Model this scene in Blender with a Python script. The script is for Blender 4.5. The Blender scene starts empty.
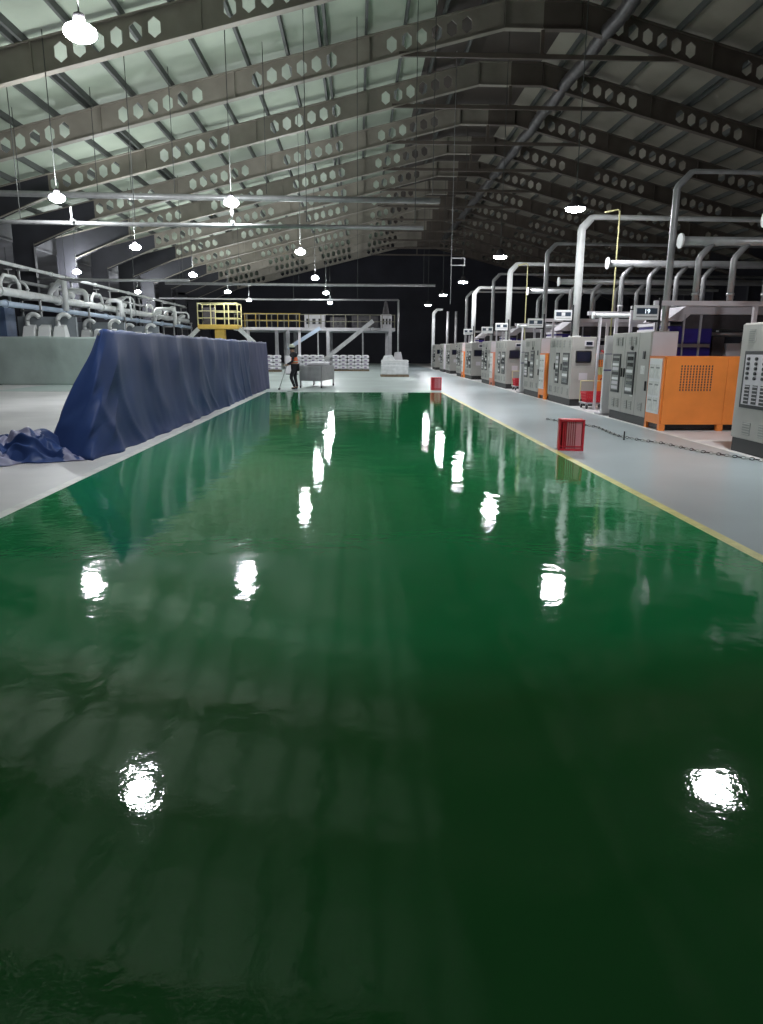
import bpy, bmesh, math, random
from mathutils import Vector, Matrix, noise
random.seed(7)
SC = bpy.context.scene
COL = SC.collection
PI = math.pi

# ------------------------------------------------------------------ materials
def mat(name, col, rough=0.5, metal=0.0, var=0.0, scale=3.0, bump=0.0, bscale=20.0, spec=0.5, emit=None, estr=0.0, coat=0.0):
    m = bpy.data.materials.new(name); m.use_nodes = True
    nt = m.node_tree; b = nt.nodes['Principled BSDF']
    b.inputs['Base Color'].default_value = (*col, 1)
    b.inputs['Roughness'].default_value = rough
    b.inputs['Metallic'].default_value = metal
    b.inputs['Specular IOR Level'].default_value = spec
    b.inputs['Coat Weight'].default_value = coat
    tc = nt.nodes.new('ShaderNodeTexCoord')
    if var > 0:
        n = nt.nodes.new('ShaderNodeTexNoise'); n.inputs['Scale'].default_value = scale; n.inputs['Detail'].default_value = 5
        nt.links.new(tc.outputs['Object'], n.inputs['Vector'])
        r = nt.nodes.new('ShaderNodeValToRGB')
        r.color_ramp.elements[0].position = 0.3; r.color_ramp.elements[1].position = 0.7
        r.color_ramp.elements[0].color = (*[c*(1-var) for c in col], 1)
        r.color_ramp.elements[1].color = (*[min(1, c*(1+var)) for c in col], 1)
        nt.links.new(n.outputs['Fac'], r.inputs['Fac']); nt.links.new(r.outputs['Color'], b.inputs['Base Color'])
    if bump > 0:
        n2 = nt.nodes.new('ShaderNodeTexNoise'); n2.inputs['Scale'].default_value = bscale; n2.inputs['Detail'].default_value = 3
        nt.links.new(tc.outputs['Object'], n2.inputs['Vector'])
        bp = nt.nodes.new('ShaderNodeBump'); bp.inputs['Distance'].default_value = bump
        nt.links.new(n2.outputs['Fac'], bp.inputs['Height']); nt.links.new(bp.outputs['Normal'], b.inputs['Normal'])
    if emit:
        b.inputs['Emission Color'].default_value = (*emit, 1); b.inputs['Emission Strength'].default_value = estr
    return m

M = {}
M['concrete'] = mat('concrete', (.64, .62, .62), .4, var=.16, scale=.55, bump=.0006, bscale=6)
M['aisle'] = mat('aisle_coating', (.33, .39, .40), .3, var=.12, scale=.5, bump=.0006, bscale=5)
M['farcoat'] = mat('pale_coating', (.46, .53, .51), .42, var=.12, scale=.4, bump=.0005, bscale=5)
M['yellowline'] = mat('yellow_line', (.62, .58, .2), .4, var=.15, scale=6)
M['whiteline'] = mat('white_line', (.72, .72, .68), .45, var=.15, scale=5)
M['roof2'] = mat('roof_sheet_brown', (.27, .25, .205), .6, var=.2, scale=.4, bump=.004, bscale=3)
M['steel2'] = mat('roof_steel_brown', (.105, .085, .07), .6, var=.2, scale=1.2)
M['column'] = mat('column_dark', (.045, .045, .055), .6, var=.2, scale=1.0)
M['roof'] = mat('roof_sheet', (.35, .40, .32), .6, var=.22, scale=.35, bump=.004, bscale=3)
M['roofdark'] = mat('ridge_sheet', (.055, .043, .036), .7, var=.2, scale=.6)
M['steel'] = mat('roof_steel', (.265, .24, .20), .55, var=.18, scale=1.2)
M['purlin'] = mat('purlin_steel', (.07, .075, .07), .6)
M['darkwall'] = mat('dark_wall', (.022, .022, .032), .8, var=.3, scale=.4)
M['leanroof'] = mat('side_roof', (.10, .10, .11), .7, var=.5, scale=.5)
M['tarp'] = mat('blue_tarp', (.030, .060, .185), .46, var=.18, scale=.8, bump=.002, bscale=5, spec=.22)
M['tarp2'] = mat('faded_blue_tarp', (.085, .092, .19), .55, var=.15, scale=1.2, bump=.002, bscale=7, spec=.15)
M['tarplining'] = mat('tarp_lining', (.24, .24, .36), .45, var=.25, scale=2.5)
M['paletarp'] = mat('pale_tarp', (.46, .54, .51), .4, var=.12, scale=.9, bump=.006, bscale=5)
M['galv'] = mat('galvanised', (.38, .38, .385), .4, metal=.35, var=.15, scale=4)
M['whitepipe'] = mat('white_pipe', (.74, .75, .74), .35, var=.1, scale=3)
M['bluepipe'] = mat('pale_blue_pipe', (.42, .5, .62), .35)
M['cab'] = mat('cabinet_grey', (.40, .385, .355), .42, var=.06, scale=2)
M['cabpale'] = mat('cabinet_pale', (.60, .57, .60), .42, var=.05, scale=2)
M['plinth'] = mat('plinth_dark', (.035, .035, .035), .6)
M['black'] = mat('black_plastic', (.012, .012, .014), .4)
M['glass'] = mat('dark_glass', (.03, .035, .04), .12)
M['screen'] = mat('screen_glass', (.015, .018, .035), .15)
M['ventgrey'] = mat('vent_grey', (.28, .29, .27), .6)
M['white'] = mat('white_paint', (.78, .78, .78), .45)
M['paper'] = mat('paper', (.7, .7, .67), .7, var=.12, scale=14)
M['orange'] = mat('orange_paint', (.92, .28, .055), .42, var=.08, scale=2)
M['salmon'] = mat('salmon_paint', (.75, .30, .2), .45, var=.08, scale=2)
M['machblue'] = mat('machine_blue', (.03, .02, .20), .35, var=.2, scale=3)
M['machdark'] = mat('machine_dark', (.05, .045, .05), .6, var=.3, scale=5)
M['machgrey'] = mat('machine_grey', (.42, .41, .43), .5, var=.12, scale=3)
M['red'] = mat('red_plastic', (.72, .035, .055), .4, var=.08, scale=6)
M['redin'] = mat('red_plastic_pale', (.85, .3, .33), .45)
M['yellow'] = mat('yellow_paint', (.72, .48, .09), .45, var=.08, scale=4)
M['yelthin'] = mat('pale_yellow_paint', (.66, .62, .32), .45)
M['railgrey'] = mat('rail_dull', (.16, .15, .11), .5)
M['chainpale'] = mat('chain_pale', (.36, .38, .35), .5)
M['yeldull'] = mat('dull_yellow', (.38, .27, .06), .5)
M['machgrey2'] = mat('machine_slate', (.2, .22, .24), .5, var=.2, scale=2)
M['sack'] = mat('white_sack', (.78, .76, .8), .6, var=.1, scale=5)
M['sackink'] = mat('sack_print', (.25, .2, .3), .6)
M['wood'] = mat('pallet_wood', (.2, .15, .1), .7, var=.3, scale=8)
M['wrap'] = mat('stretch_wrap', (.66, .67, .68), .2, var=.15, scale=4, bump=.01, bscale=9)
M['skin'] = mat('skin', (.42, .24, .16), .5)
M['hair'] = mat('hair', (.012, .01, .01), .6)
M['vest'] = mat('orange_vest', (.95, .18, .07), .6)
M['reflect'] = mat('reflective_tape', (.7, .7, .6), .35)
M['cloth'] = mat('dark_cloth', (.016, .016, .022), .8)
M['hat'] = mat('pale_cap', (.62, .64, .52), .5)
M['foil'] = mat('foil_duct', (.10, .095, .095), .45, metal=.4, var=.2, scale=6)
M['redlamp'] = mat('red_trim', (.5, .03, .03), .4)
M['lensG'] = mat('lamp_globe_light', (1, 1, 1), .5, emit=(.93, .97, 1.0), estr=385)
M['lensD'] = mat('lamp_disc_light', (1, 1, 1), .5, emit=(.95, .96, 1.0), estr=400)
M['housing'] = mat('lamp_housing', (.35, .36, .37), .5)
M['digits'] = mat('lit_digits', (.8, .9, 1), .5, emit=(.8, .93, 1), estr=1.6)
M['digpanel'] = mat('digit_panel', (.05, .07, .1), .3)

def green_floor():
    m = bpy.data.materials.new('green_epoxy'); m.use_nodes = True
    nt = m.node_tree; b = nt.nodes['Principled BSDF']; L = nt.links.new
    tc = nt.nodes.new('ShaderNodeTexCoord')
    n = nt.nodes.new('ShaderNodeTexNoise'); n.inputs['Scale'].default_value = .5; n.inputs['Detail'].default_value = 4
    L(tc.outputs['Object'], n.inputs['Vector'])
    r = nt.nodes.new('ShaderNodeValToRGB')
    r.color_ramp.elements[0].position = .3; r.color_ramp.elements[1].position = .7
    r.color_ramp.elements[0].color = (.008, .22, .06, 1); r.color_ramp.elements[1].color = (.011, .27, .085, 1)
    L(n.outputs['Fac'], r.inputs['Fac']); 
    # base colour turns darker and more olive at low Y, with a noisy edge
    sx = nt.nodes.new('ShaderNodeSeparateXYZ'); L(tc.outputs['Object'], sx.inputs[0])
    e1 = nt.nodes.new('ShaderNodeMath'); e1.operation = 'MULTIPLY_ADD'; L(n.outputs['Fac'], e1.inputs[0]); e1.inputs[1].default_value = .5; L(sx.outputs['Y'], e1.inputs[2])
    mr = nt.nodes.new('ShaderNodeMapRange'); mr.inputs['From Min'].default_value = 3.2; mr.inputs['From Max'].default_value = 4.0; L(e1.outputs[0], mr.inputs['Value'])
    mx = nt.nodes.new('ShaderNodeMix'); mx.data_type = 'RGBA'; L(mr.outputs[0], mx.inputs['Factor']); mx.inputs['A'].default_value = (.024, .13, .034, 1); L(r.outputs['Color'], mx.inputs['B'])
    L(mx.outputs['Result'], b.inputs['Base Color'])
    b.inputs['Roughness'].default_value = .03; b.inputs['IOR'].default_value = 1.5
    a = nt.nodes.new('ShaderNodeTexNoise'); a.inputs['Scale'].default_value = 9; a.inputs['Detail'].default_value = 2
    c = nt.nodes.new('ShaderNodeTexNoise'); c.inputs['Scale'].default_value = 1.3; c.inputs['Detail'].default_value = 2
    f = nt.nodes.new('ShaderNodeTexNoise'); f.inputs['Scale'].default_value = 85; f.inputs['Detail'].default_value = 1
    for t in (a, c, f): L(tc.outputs['Object'], t.inputs['Vector'])
    def mul(s, k):
        q = nt.nodes.new('ShaderNodeMath'); q.operation = 'MULTIPLY'; L(s, q.inputs[0]); q.inputs[1].default_value = k; return q.outputs[0]
    def add(s, t):
        q = nt.nodes.new('ShaderNodeMath'); q.operation = 'ADD'; L(s, q.inputs[0]); L(t, q.inputs[1]); return q.outputs[0]
    h = add(add(mul(a.outputs['Fac'], .0011), mul(c.outputs['Fac'], .006)), mul(f.outputs['Fac'], .00019))
    bp = nt.nodes.new('ShaderNodeBump'); bp.inputs['Distance'].default_value = 1.0; bp.inputs['Strength'].default_value = 1.0
    L(h, bp.inputs['Height']); L(bp.outputs['Normal'], b.inputs['Normal'])
    return m
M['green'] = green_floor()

# ------------------------------------------------------------------ mesh building
class MB:
    def __init__(s): s.v = []; s.f = []; s.mi = []; s.mats = []; s.sm = []
    def _m(s, m):
        if m not in s.mats: s.mats.append(m)
        return s.mats.index(m)
    def raw(s, vs, fs, m, smooth=False):
        o = len(s.v); s.v += [tuple(p) for p in vs]; k = s._m(m)
        for f in fs: s.f.append([i+o for i in f]); s.mi.append(k); s.sm.append(smooth)
        return s
    def box(s, x0, x1, y0, y1, z0, z1, m, bev=0.0):
        if x1 < x0: x0, x1 = x1, x0
        if y1 < y0: y0, y1 = y1, y0
        if z1 < z0: z0, z1 = z1, z0
        if bev <= 0:
            vs = [(x, y, z) for z in (z0, z1) for y in (y0, y1) for x in (x0, x1)]
            fs = [(0, 2, 3, 1), (4, 5, 7, 6), (0, 1, 5, 4), (2, 6, 7, 3), (0, 4, 6, 2), (1, 3, 7, 5)]
            return s.raw(vs, fs, m)
        bm = bmesh.new(); bmesh.ops.create_cube(bm, size=1)
        for v in bm.verts: v.co = Vector(((x0+x1)/2+v.co.x*(x1-x0), (y0+y1)/2+v.co.y*(y1-y0), (z0+z1)/2+v.co.z*(z1-z0)))
        bmesh.ops.bevel(bm, geom=bm.edges[:], offset=bev, segments=2, affect='EDGES', profile=.5)
        bm.verts.index_update()
        s.raw([v.co[:] for v in bm.verts], [[v.index for v in f.verts] for f in bm.faces], m); bm.free(); return s
    def bar(s, p0, p1, w, h, m, up=(0, 0, 1)):
        p0, p1 = Vector(p0), Vector(p1); d = (p1-p0).normalized(); u = Vector(up)
        r = d.cross(u)
        if r.length < 1e-4: r = d.cross(Vector((0, 1, 0)))
        r.normalize(); u = r.cross(d)
        vs = []
        for p in (p0, p1):
            for a, b in ((-1, -1), (1, -1), (1, 1), (-1, 1)): vs.append(p+r*(a*w/2)+u*(b*h/2))
        return s.raw(vs, [(0, 3, 2, 1), (4, 5, 6, 7), (0, 1, 5, 4), (1, 2, 6, 5), (2, 3, 7, 6), (3, 0, 4, 7)], m)
    def tube(s, pts, r, m, seg=10, cap=True):
        pts = [Vector(p) for p in pts]; n = len(pts); rs = r if isinstance(r, (list, tuple)) else [r]*n
        vs = []; prev = None
        for i, p in enumerate(pts):
            d = (pts[min(i+1, n-1)]-pts[max(i-1, 0)])
            d = d.normalized() if d.length > 1e-9 else Vector((0, 0, 1))
            if prev is None:
                a = d.cross(Vector((0, 0, 1)))
                if a.length < 1e-3: a = d.cross(Vector((1, 0, 0)))
            else: a = prev-d*prev.dot(d)
            a.normalize(); prev = a; b = d.cross(a)
            for k in range(seg):
                t = 2*PI*k/seg; vs.append(p+(a*math.cos(t)+b*math.sin(t))*rs[i])
        fs = []
        for i in range(n-1):
            for k in range(seg):
                q = (k+1) % seg; fs.append((i*seg+k, i*seg+q, (i+1)*seg+q, (i+1)*seg+k))
        s.raw(vs, fs, m, True)
        if cap:
            o = len(s.v)-n*seg; k = s._m(m)
            s.f.append([o+i for i in range(seg)][::-1]); s.mi.append(k); s.sm.append(False)
            s.f.append([o+(n-1)*seg+i for i in range(seg)]); s.mi.append(k); s.sm.append(False)
        return s
    def lathe(s, prof, m, c=(0, 0, 0), seg=16):
        vs = []; fs = []
        for r, z in prof:
            for k in range(seg):
                t = 2*PI*k/seg; vs.append((c[0]+r*math.cos(t), c[1]+r*math.sin(t), c[2]+z))
        for i in range(len(prof)-1):
            for k in range(seg):
                q = (k+1) % seg; fs.append((i*seg+k, i*seg+q, (i+1)*seg+q, (i+1)*seg+k))
        fs.append(list(range(seg))[::-1]); fs.append([(len(prof)-1)*seg+k for k in range(seg)])
        return s.raw(vs, fs, m, True)
    def prism(s, poly, y0, y1, m):          # polygon in XZ, along Y
        n = len(poly)
        vs = [(x, y0, z) for x, z in poly]+[(x, y1, z) for x, z in poly]
        fs = [list(range(n)), list(range(n, 2*n))[::-1]]+[(i, i+n, (i+1) % n+n, (i+1) % n) for i in range(n)]
        return s.raw(vs, fs, m)
    def prismx(s, poly, x0, x1, m):         # polygon in YZ, along X
        n = len(poly)
        vs = [(x0, y, z) for y, z in poly]+[(x1, y, z) for y, z in poly]
        fs = [list(range(n)), list(range(n, 2*n))[::-1]]+[(i, i+n, (i+1) % n+n, (i+1) % n) for i in range(n)]
        return s.raw(vs, fs, m)
    def build(s, name, parent=None, label=None, kind=None, fix=True):
        me = bpy.data.meshes.new(name); me.from_pydata(s.v, [], s.f)
        for m in s.mats: me.materials.append(m)
        me.polygons.foreach_set('material_index', s.mi); me.polygons.foreach_set('use_smooth', s.sm)
        if fix:
            bm = bmesh.new(); bm.from_mesh(me); bmesh.ops.recalc_face_normals(bm, faces=bm.faces[:]); bm.to_mesh(me); bm.free()
        me.update()
        o = bpy.data.objects.new(name, me); COL.objects.link(o)
        if parent: o.parent = parent
        if label: o['label'] = label
        if kind: o['kind'] = kind
        return o

def thing(name, label, cat, loc=(0, 0, 0), rz=0, group=None):
    o = bpy.data.objects.new(name, None); COL.objects.link(o); o.empty_display_size = .2
    o.location = loc; o.rotation_euler = (0, 0, rz)
    o['label'] = label; o['category'] = cat
    if group: o['group'] = group
    return o
def tag(o, label, cat, group=None):
    o['label'] = label; o['category'] = cat
    if group: o['group'] = group
    return o
def dup(root, loc, label=None, rz=None):
    r = root.copy(); COL.objects.link(r); r.location = loc
    if rz is not None: r.rotation_euler = (0, 0, rz)
    if label: r['label'] = label
    for ch in list(root.children):
        c = ch.copy(); COL.objects.link(c); c.parent = r
        for g in list(ch.children):
            d = g.copy(); COL.objects.link(d); d.parent = c
    return r
def struct(o): o['kind'] = 'structure'; return o
def arc(c, r, a0, a1, n, ax1, ax2):
    c, ax1, ax2 = Vector(c), Vector(ax1), Vector(ax2)
    return [c+ax1*(r*math.cos(a0+(a1-a0)*i/n))+ax2*(r*math.sin(a0+(a1-a0)*i/n)) for i in range(n+1)]
ORD = ['nearest', 'second', 'third', 'fourth', 'fifth', 'sixth', 'seventh', 'eighth', 'ninth', 'tenth', 'eleventh', 'twelfth', 'thirteenth', 'fourteenth', 'fifteenth']

# ------------------------------------------------------------------ the setting
Y0, Y1 = -4.0, 82.0
XL, XR = -30.0, 29.4
RX = 6.2
GX0, GX1, GY1 = -3.42, 3.13, 26.75
MB().box(XL-.3, XR+.3, Y0, Y1+.3, -.2, 0, M['concrete']).build('floor', kind='structure')
def sheet(name, x0, x1, y0, y1, z, m): return MB().box(x0, x1, y0, y1, .0002, z, m).build(name, kind='structure')
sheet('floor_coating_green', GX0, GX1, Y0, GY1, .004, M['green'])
sheet('floor_coating_aisle', GX1+.11, 6.04, Y0, 80, .003, M['aisle'])
sheet('floor_coating_far', -13.5, GX1+.11, GY1, 80, .003, M['farcoat'])
sheet('trim_1', GX1, GX1+.11, Y0, GY1, .005, M['yellowline'])
sheet('trim_2', 6.04, 6.13, 9.3, 60, .004, M['whiteline'])
sheet('trim_3', GX0-.13, GX0, Y0, GY1, .004, M['whiteline'])
sheet('trim_4', 6.13, 8.4, 12.45, 12.55, .004, M['whiteline'])

def zsof(x): return 12.0-.25*max(0.0, abs(x-RX)-1.3)
def zroof(x): return zsof(x)+1.04
# ceiling: two slopes and a darker ridge strip
c = MB()
EL, ER = -16.9, 2*RX+16.9
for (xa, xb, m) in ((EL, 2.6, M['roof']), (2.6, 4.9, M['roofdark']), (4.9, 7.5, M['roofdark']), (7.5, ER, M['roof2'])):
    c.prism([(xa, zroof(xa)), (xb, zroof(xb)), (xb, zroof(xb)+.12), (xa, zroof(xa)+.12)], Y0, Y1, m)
ceil = c.build('ceiling', kind='structure')
# purlins under the sheets: they belong to the ceiling
xs = []
x = 4.2; i = 0
while x > EL+.3:
    xs.append(x)
    if i % 6 == 4: xs.append(x-.22)
    x -= 1.3; i += 1
for sgn in (-1, 1):
    for x in xs:
        xx = x if sgn < 0 else 2*RX-x
        MB().box(xx-.045, xx+.045, Y0+.05, Y1-.05, zsof(xx)+.83, zsof(xx)+1.04, M['purlin']).build('purlin', ceil)
# side bay on the left, walls
MB().prism([(EL, 6.6), (XL, 5.2), (XL, 5.35), (EL, 6.75)], Y0, Y1, M['leanroof']).build('ceiling_side_bay', kind='structure')
MB().box(EL-.05, EL+.0, Y0, Y1, 6.7, zroof(EL)+.1, M['leanroof']).build('wall_upper_left', kind='structure')
MB().box(XL-.2, XL, Y0, Y1, 0, 5.3, M['darkwall']).build('wall_left', kind='structure')
MB().box(XR, XR+.2, Y0, Y1, 0, zroof(XR)+.1, M['darkwall']).build('wall_right', kind='structure')
w = MB().prism([(XL, 0), (XR, 0), (XR, zroof(XR)+.1), (7.5, 13.1), (4.9, 13.1), (EL, zroof(EL)+.1), (EL, 6.7), (XL, 5.3)], Y1, Y1+.2, M['darkwall'])
w.build('wall_far', kind='structure')

# ------------------------------------------------------------------ castellated roof frames
def rafter_mesh(sgn):
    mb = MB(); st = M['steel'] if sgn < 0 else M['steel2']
    X = lambda x: x if sgn < 0 else 2*RX-x
    def quad(a, b, cc, d, y): mb.raw([(X(p[0]), y, p[1]) for p in (a, b, cc, d)], [(0, 1, 2, 3)], st)
    cw = .5; x = 4.9; n = 0
    D = .82
    # plain ridge part
    for y in (-.02, .02): quad((RX, 12), (4.9, 12), (4.9, 12+D), (RX, 12+D), y)
    plates = [4.9]
    while x-cw > -12.9:
        k = n % 9
        xa, xb = x, x-cw
        zb = lambda t: zsof(t)
        P = [(xa, zb(xa)), (xb, zb(xb)), (xb, zb(xb)+D), (xa, zb(xa)+D)]
        hole = 2 <= k <= 7
        if not hole:
            for y in (-.02, .02): quad(*P, y)
            if k in (0,): plates.append(xa)
        else:
            xm = (xa+xb)/2; zc = zb(xm)+.5*D
            hw, hh = .165, .255
            H = [(xm, zc+hh), (xm-hw, zc+hh*.5), (xm-hw, zc-hh*.5), (xm, zc-hh), (xm+hw, zc-hh*.5), (xm+hw, zc+hh*.5)]
            O = [(xm, zb(xm)+D), P[2], P[1], (xm, zb(xm)), P[0], P[3]]
            for y in (-.02, .02):
                for q in range(6):
                    r = (q+1) % 6; quad(H[q], H[r], O[r], O[q], y)
            for q in range(6):
                r = (q+1) % 6
                mb.raw([(X(H[q][0]), -.02, H[q][1]), (X(H[r][0]), -.02, H[r][1]), (X(H[r][0]), .02, H[r][1]), (X(H[q][0]), .02, H[q][1])], [(0, 1, 2, 3)], st)
        x -= cw; n += 1
    xe = x
    # haunch
    hp = [(xe, zsof(xe)), (xe, zsof(xe)+D), (-16.6, zsof(-16.6)+D), (-16.6, 6.3), (-15.6, 6.3)]
    mb.prism([(X(a), b) for a, b in hp], -.02, .02, M['column'])
    # flanges
    fl = lambda a, b: mb.bar((X(a[0]), 0, a[1]), (X(b[0]), 0, b[1]), .26, .035, st)
    fl((RX, 12), (4.9, 12)); fl((4.9, 12), (xe, zsof(xe))); fl((xe, zsof(xe)), (-15.6, 6.4))
    fl((RX, 12+D), (4.9, 12+D)); fl((4.9, 12+D), (-16.6, zsof(-16.6)+D))
    for p in plates: mb.box(X(p)-.015, X(p)+.015, -.12, .12, zsof(p), zsof(p)+D, st)
    return mb
FY = [5.8+5.1*i for i in range(15)]
fr = thing('roof_frame', '', 'roof frame', (0, FY[0], 0), group='castellated steel roof frames')
rafter_mesh(-1).build('rafter', fr); rafter_mesh(1).build('rafter', fr)
MB().box(1.4, 11.0, -.05, .05, 11.12, 11.26, M['steel2']).box(RX-.06, RX+.06, -.04, .04, 11.2, 12.0, M['steel2']).build('tie_bar', fr)
for sg in (-1, 1):
    X = lambda x: x if sg < 0 else 2*RX-x
    mb = MB()
    mb.box(X(-16.6), X(-16.57), -.13, .13, 0, 6.5, M['column']).box(X(-15.63), X(-15.6), -.13, .13, 0, 6.5, M['column']).box(X(-16.57), X(-15.63), -.02, .02, 0, 6.5, M['column'])
    mb.box(X(-16.75), X(-15.45), -.2, .2, 0, .03, M['column'])
    mb.build('column', fr)
for i, y in enumerate(FY):
    f = fr if i == 0 else dup(fr, (0, y, 0))
    f['label'] = 'steel roof frame with hexagonal holes, %s from the viewer' % (ORD[i] if i else 'nearest')

# foil duct along the ridge
d = MB(); pts = []; rr = []
for i in range(0, 300):
    pts.append((8.35, 6+i*.22, 11.78+.05*math.sin(i*.35)+.16)); rr.append(.22+.03*(i % 2))
d.tube(pts, rr, M['foil'], 10)
tag(d.build('ribbed_duct'), 'dark ribbed flexible duct running lengthwise under the roof just right of the ridge', 'duct')

# ------------------------------------------------------------------ lamps
def lamp_globe(hang):
    t = thing('high_bay_lamp', '', 'lamp', group='lit high bay lamps')
    MB().lathe([(.03, .24), (.07, .22), (.08, .14), (.05, .115)], M['machdark'], seg=14).build('housing', t)
    prof = [(.215*math.cos(a), .115*math.sin(a)) for a in [(-88+16*i)*PI/180 for i in range(12)]]
    MB().lathe(prof, M['lensG'], seg=16).build('globe', t)
    MB().tube([(0, 0, .24), (0, 0, hang)], .012, M['purlin'], 6).build('hanger_rod', t)
    return t
def lamp_disc(hang):
    t = thing('high_bay_lamp', '', 'lamp', group='lit high bay lamps')
    MB().lathe([(.05, .30), (.1, .27), (.13, .14), (.27, .05), (.27, .01), (.255, .01)], M['machdark'], seg=18).build('housing', t)
    MB().lathe([(.25, .012), (.24, -.03), (.18, -.06), (.001, -.08)], M['lensD'], seg=18).build('lens', t)
    MB().tube([(0, 0, .3), (0, 0, hang)], .012, M['purlin'], 6).build('hanger_rod', t)
    return t
leftrow = [(-3.7, 10.7, 5.7), (-3.65, 21.9, 5.7), (-2.5, 32.4, 5.7), (-2.54, 43.9, 5.7), (-2.4, 55.4, 5.7), (-2.55, 67.2, 5.7)]
for i, (x, y, z) in enumerate(leftrow):
    t = lamp_globe(zsof(x)+1.0-z); t.location = (x, y, z)
    t['label'] = 'round lamp on a rod over the green floor, %s of the left row' % ORD[i]
outer = [(-8.26, 21.0, 5.6), (-9.07, 30.6, 5.6), (-9.26, 41.7, 5.6), (-9.5, 53.8, 5.6), (-9.24, 62.4, 5.6)]
for i, (x, y, z) in enumerate(outer):
    t = lamp_globe(zsof(x)+1.0-z); t.location = (x, y, z)
    t['label'] = 'round lamp on a rod, %s of the row left of the blue tarpaulin barrier' % ORD[i]
for i, (x, y, z) in enumerate([(-15.28, 40.6, 5.6), (-16.2, 54.5, 5.6)]):
    t = lamp_globe((zsof(x)+1.0 if x > -16 else 6.55+.3)-z); t.location = (x, y, z)
    t['label'] = 'bright round lamp over the left pipework, %s of two beside the columns' % ('nearer' if i == 0 else 'farther')
for i, (x, y, z) in enumerate([(5.64, 9.6, 5.15), (5.62, 19.2, 5.15), (5.6, 28.9, 5.15), (5.69, 39.5, 5.15), (5.72, 48.9, 5.15), (5.79, 59.9, 5.15)]):
    t = lamp_disc(zsof(x)+1.0-z); t.location = (x, y, z)
    t['label'] = 'shaded lamp hanging over the right machine aisle, %s of its row' % ORD[i]

# ------------------------------------------------------------------ blue tarpaulin barrier
def lerp(a, b, t): return a+(b-a)*t
def path_at(pl, s):
    L = [0]
    for a, b in zip(pl, pl[1:]): L.append(L[-1]+math.dist(a, b))
    d = s*L[-1]
    for k in range(len(pl)-1):
        if d <= L[k+1] or k == len(pl)-2:
            t = (d-L[k])/max(1e-6, L[k+1]-L[k]); return tuple(lerp(pl[k][j], pl[k+1][j], t) for j in range(len(pl[k])))
def fold(u, v=0): return 1.3*noise.noise((u*.62, v*.35, 3))+.55*noise.noise((u*1.35, v*.6, 7))+.12*noise.noise((u*3.2, v*1.2, 1))+.4*max(0, .22-abs(noise.noise((u*.9+v*.7, v*.8, 12))))/.22
def tarp_sheet(rows, nu, nv, amp, m, name, parent, rag=.02):
    """rows: list of polylines from bottom to top, each sampled by a common parameter"""
    vs = []; fs = []
    for j in range(nv+1):
        v = j/nv; k = min(int(v*(len(rows)-1)), len(rows)-2); t = v*(len(rows)-1)-k
        for i in range(nu+1):
            s = i/nu
            a = path_at(rows[k], s); b = path_at(rows[k+1], s)
            p = Vector((lerp(a[0], b[0], t), lerp(a[1], b[1], t), lerp(a[2], b[2], t)))
            u = p.y+.35*math.sin(v*2.5)   # folds lean slightly
            w = (1-v)**.6*.9+.25
            q = fold(u, v)*amp*w
            # swags under the top rail: V-shaped drape between fixings
            ph = (u*.55) % 1.0; sw = max(0, 1-abs(ph-.5)*3.2)*math.exp(-((v-.8)/.17)**2)
            p.x += q+sw*.05*amp/.06
            if j == nv: p.z += .012*math.sin(u*3.2)+.006*math.sin(u*11)-.012
            if j == 0: p.z = max(.012, p.z); p.x += .02*math.sin(u*7)
            vs.append(p)
    for j in range(nv):
        for i in range(nu):
            a = j*(nu+1)+i; fs.append((a, a+1, a+nu+2, a+nu+1))
    o = MB().raw(vs, fs, m, True).build(name, parent, fix=False)
    sol = o.modifiers.new('thick', 'SOLIDIFY'); sol.thickness = .008
    return o
tb = thing('tarpaulin_barrier', 'long navy blue tarpaulin screen hung along the left edge of the green floor', 'tarpaulin screen', (0, 0, 0))
YM, YE = 24.6, 29.2
bx = lambda y: lerp(-3.72, -3.62, (y-10)/19)
bot = [(-4.75, 10.75, .01), (-4.25, 10.35, .01), (-3.86, 10.15, .01), (-3.72, 10.9, .01), (bx(YM), YM, .01)]
low = [(-4.62, 10.85, .45), (-4.2, 10.55, .45), (-3.92, 10.42, .45), (-3.76, 11.0, .45), (bx(YM)-.02, YM, .45)]
mid = [(-4.38, 11.15, 1.1), (-4.15, 10.95, 1.1), (-3.96, 10.82, 1.1), (-3.83, 11.2, 1.1), (bx(YM)-.05, YM, 1.1)]
top = [(-4.12, 11.6, 1.86), (-4.03, 11.4, 1.88), (-3.94, 11.28, 1.9), (-3.88, 11.6, 1.88), (bx(YM)-.08, YM, 1.86)]
tarp_sheet([bot, low, mid, top], 380, 30, .06, M['tarp'], 'tarpaulin', tb)
b2 = [(bx(YM)-.02, YM-.05, .01), (bx(YE), YE, .01)]; t2 = [(bx(YM)-.1, YM-.05, 1.84), (bx(YE)-.08, YE, 1.86)]
o = tarp_sheet([b2, t2], 110, 24, .035, M['tarp2'], 'tarpaulin', tb); o['label'] = 'paler purplish far section of the blue tarpaulin'
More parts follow.
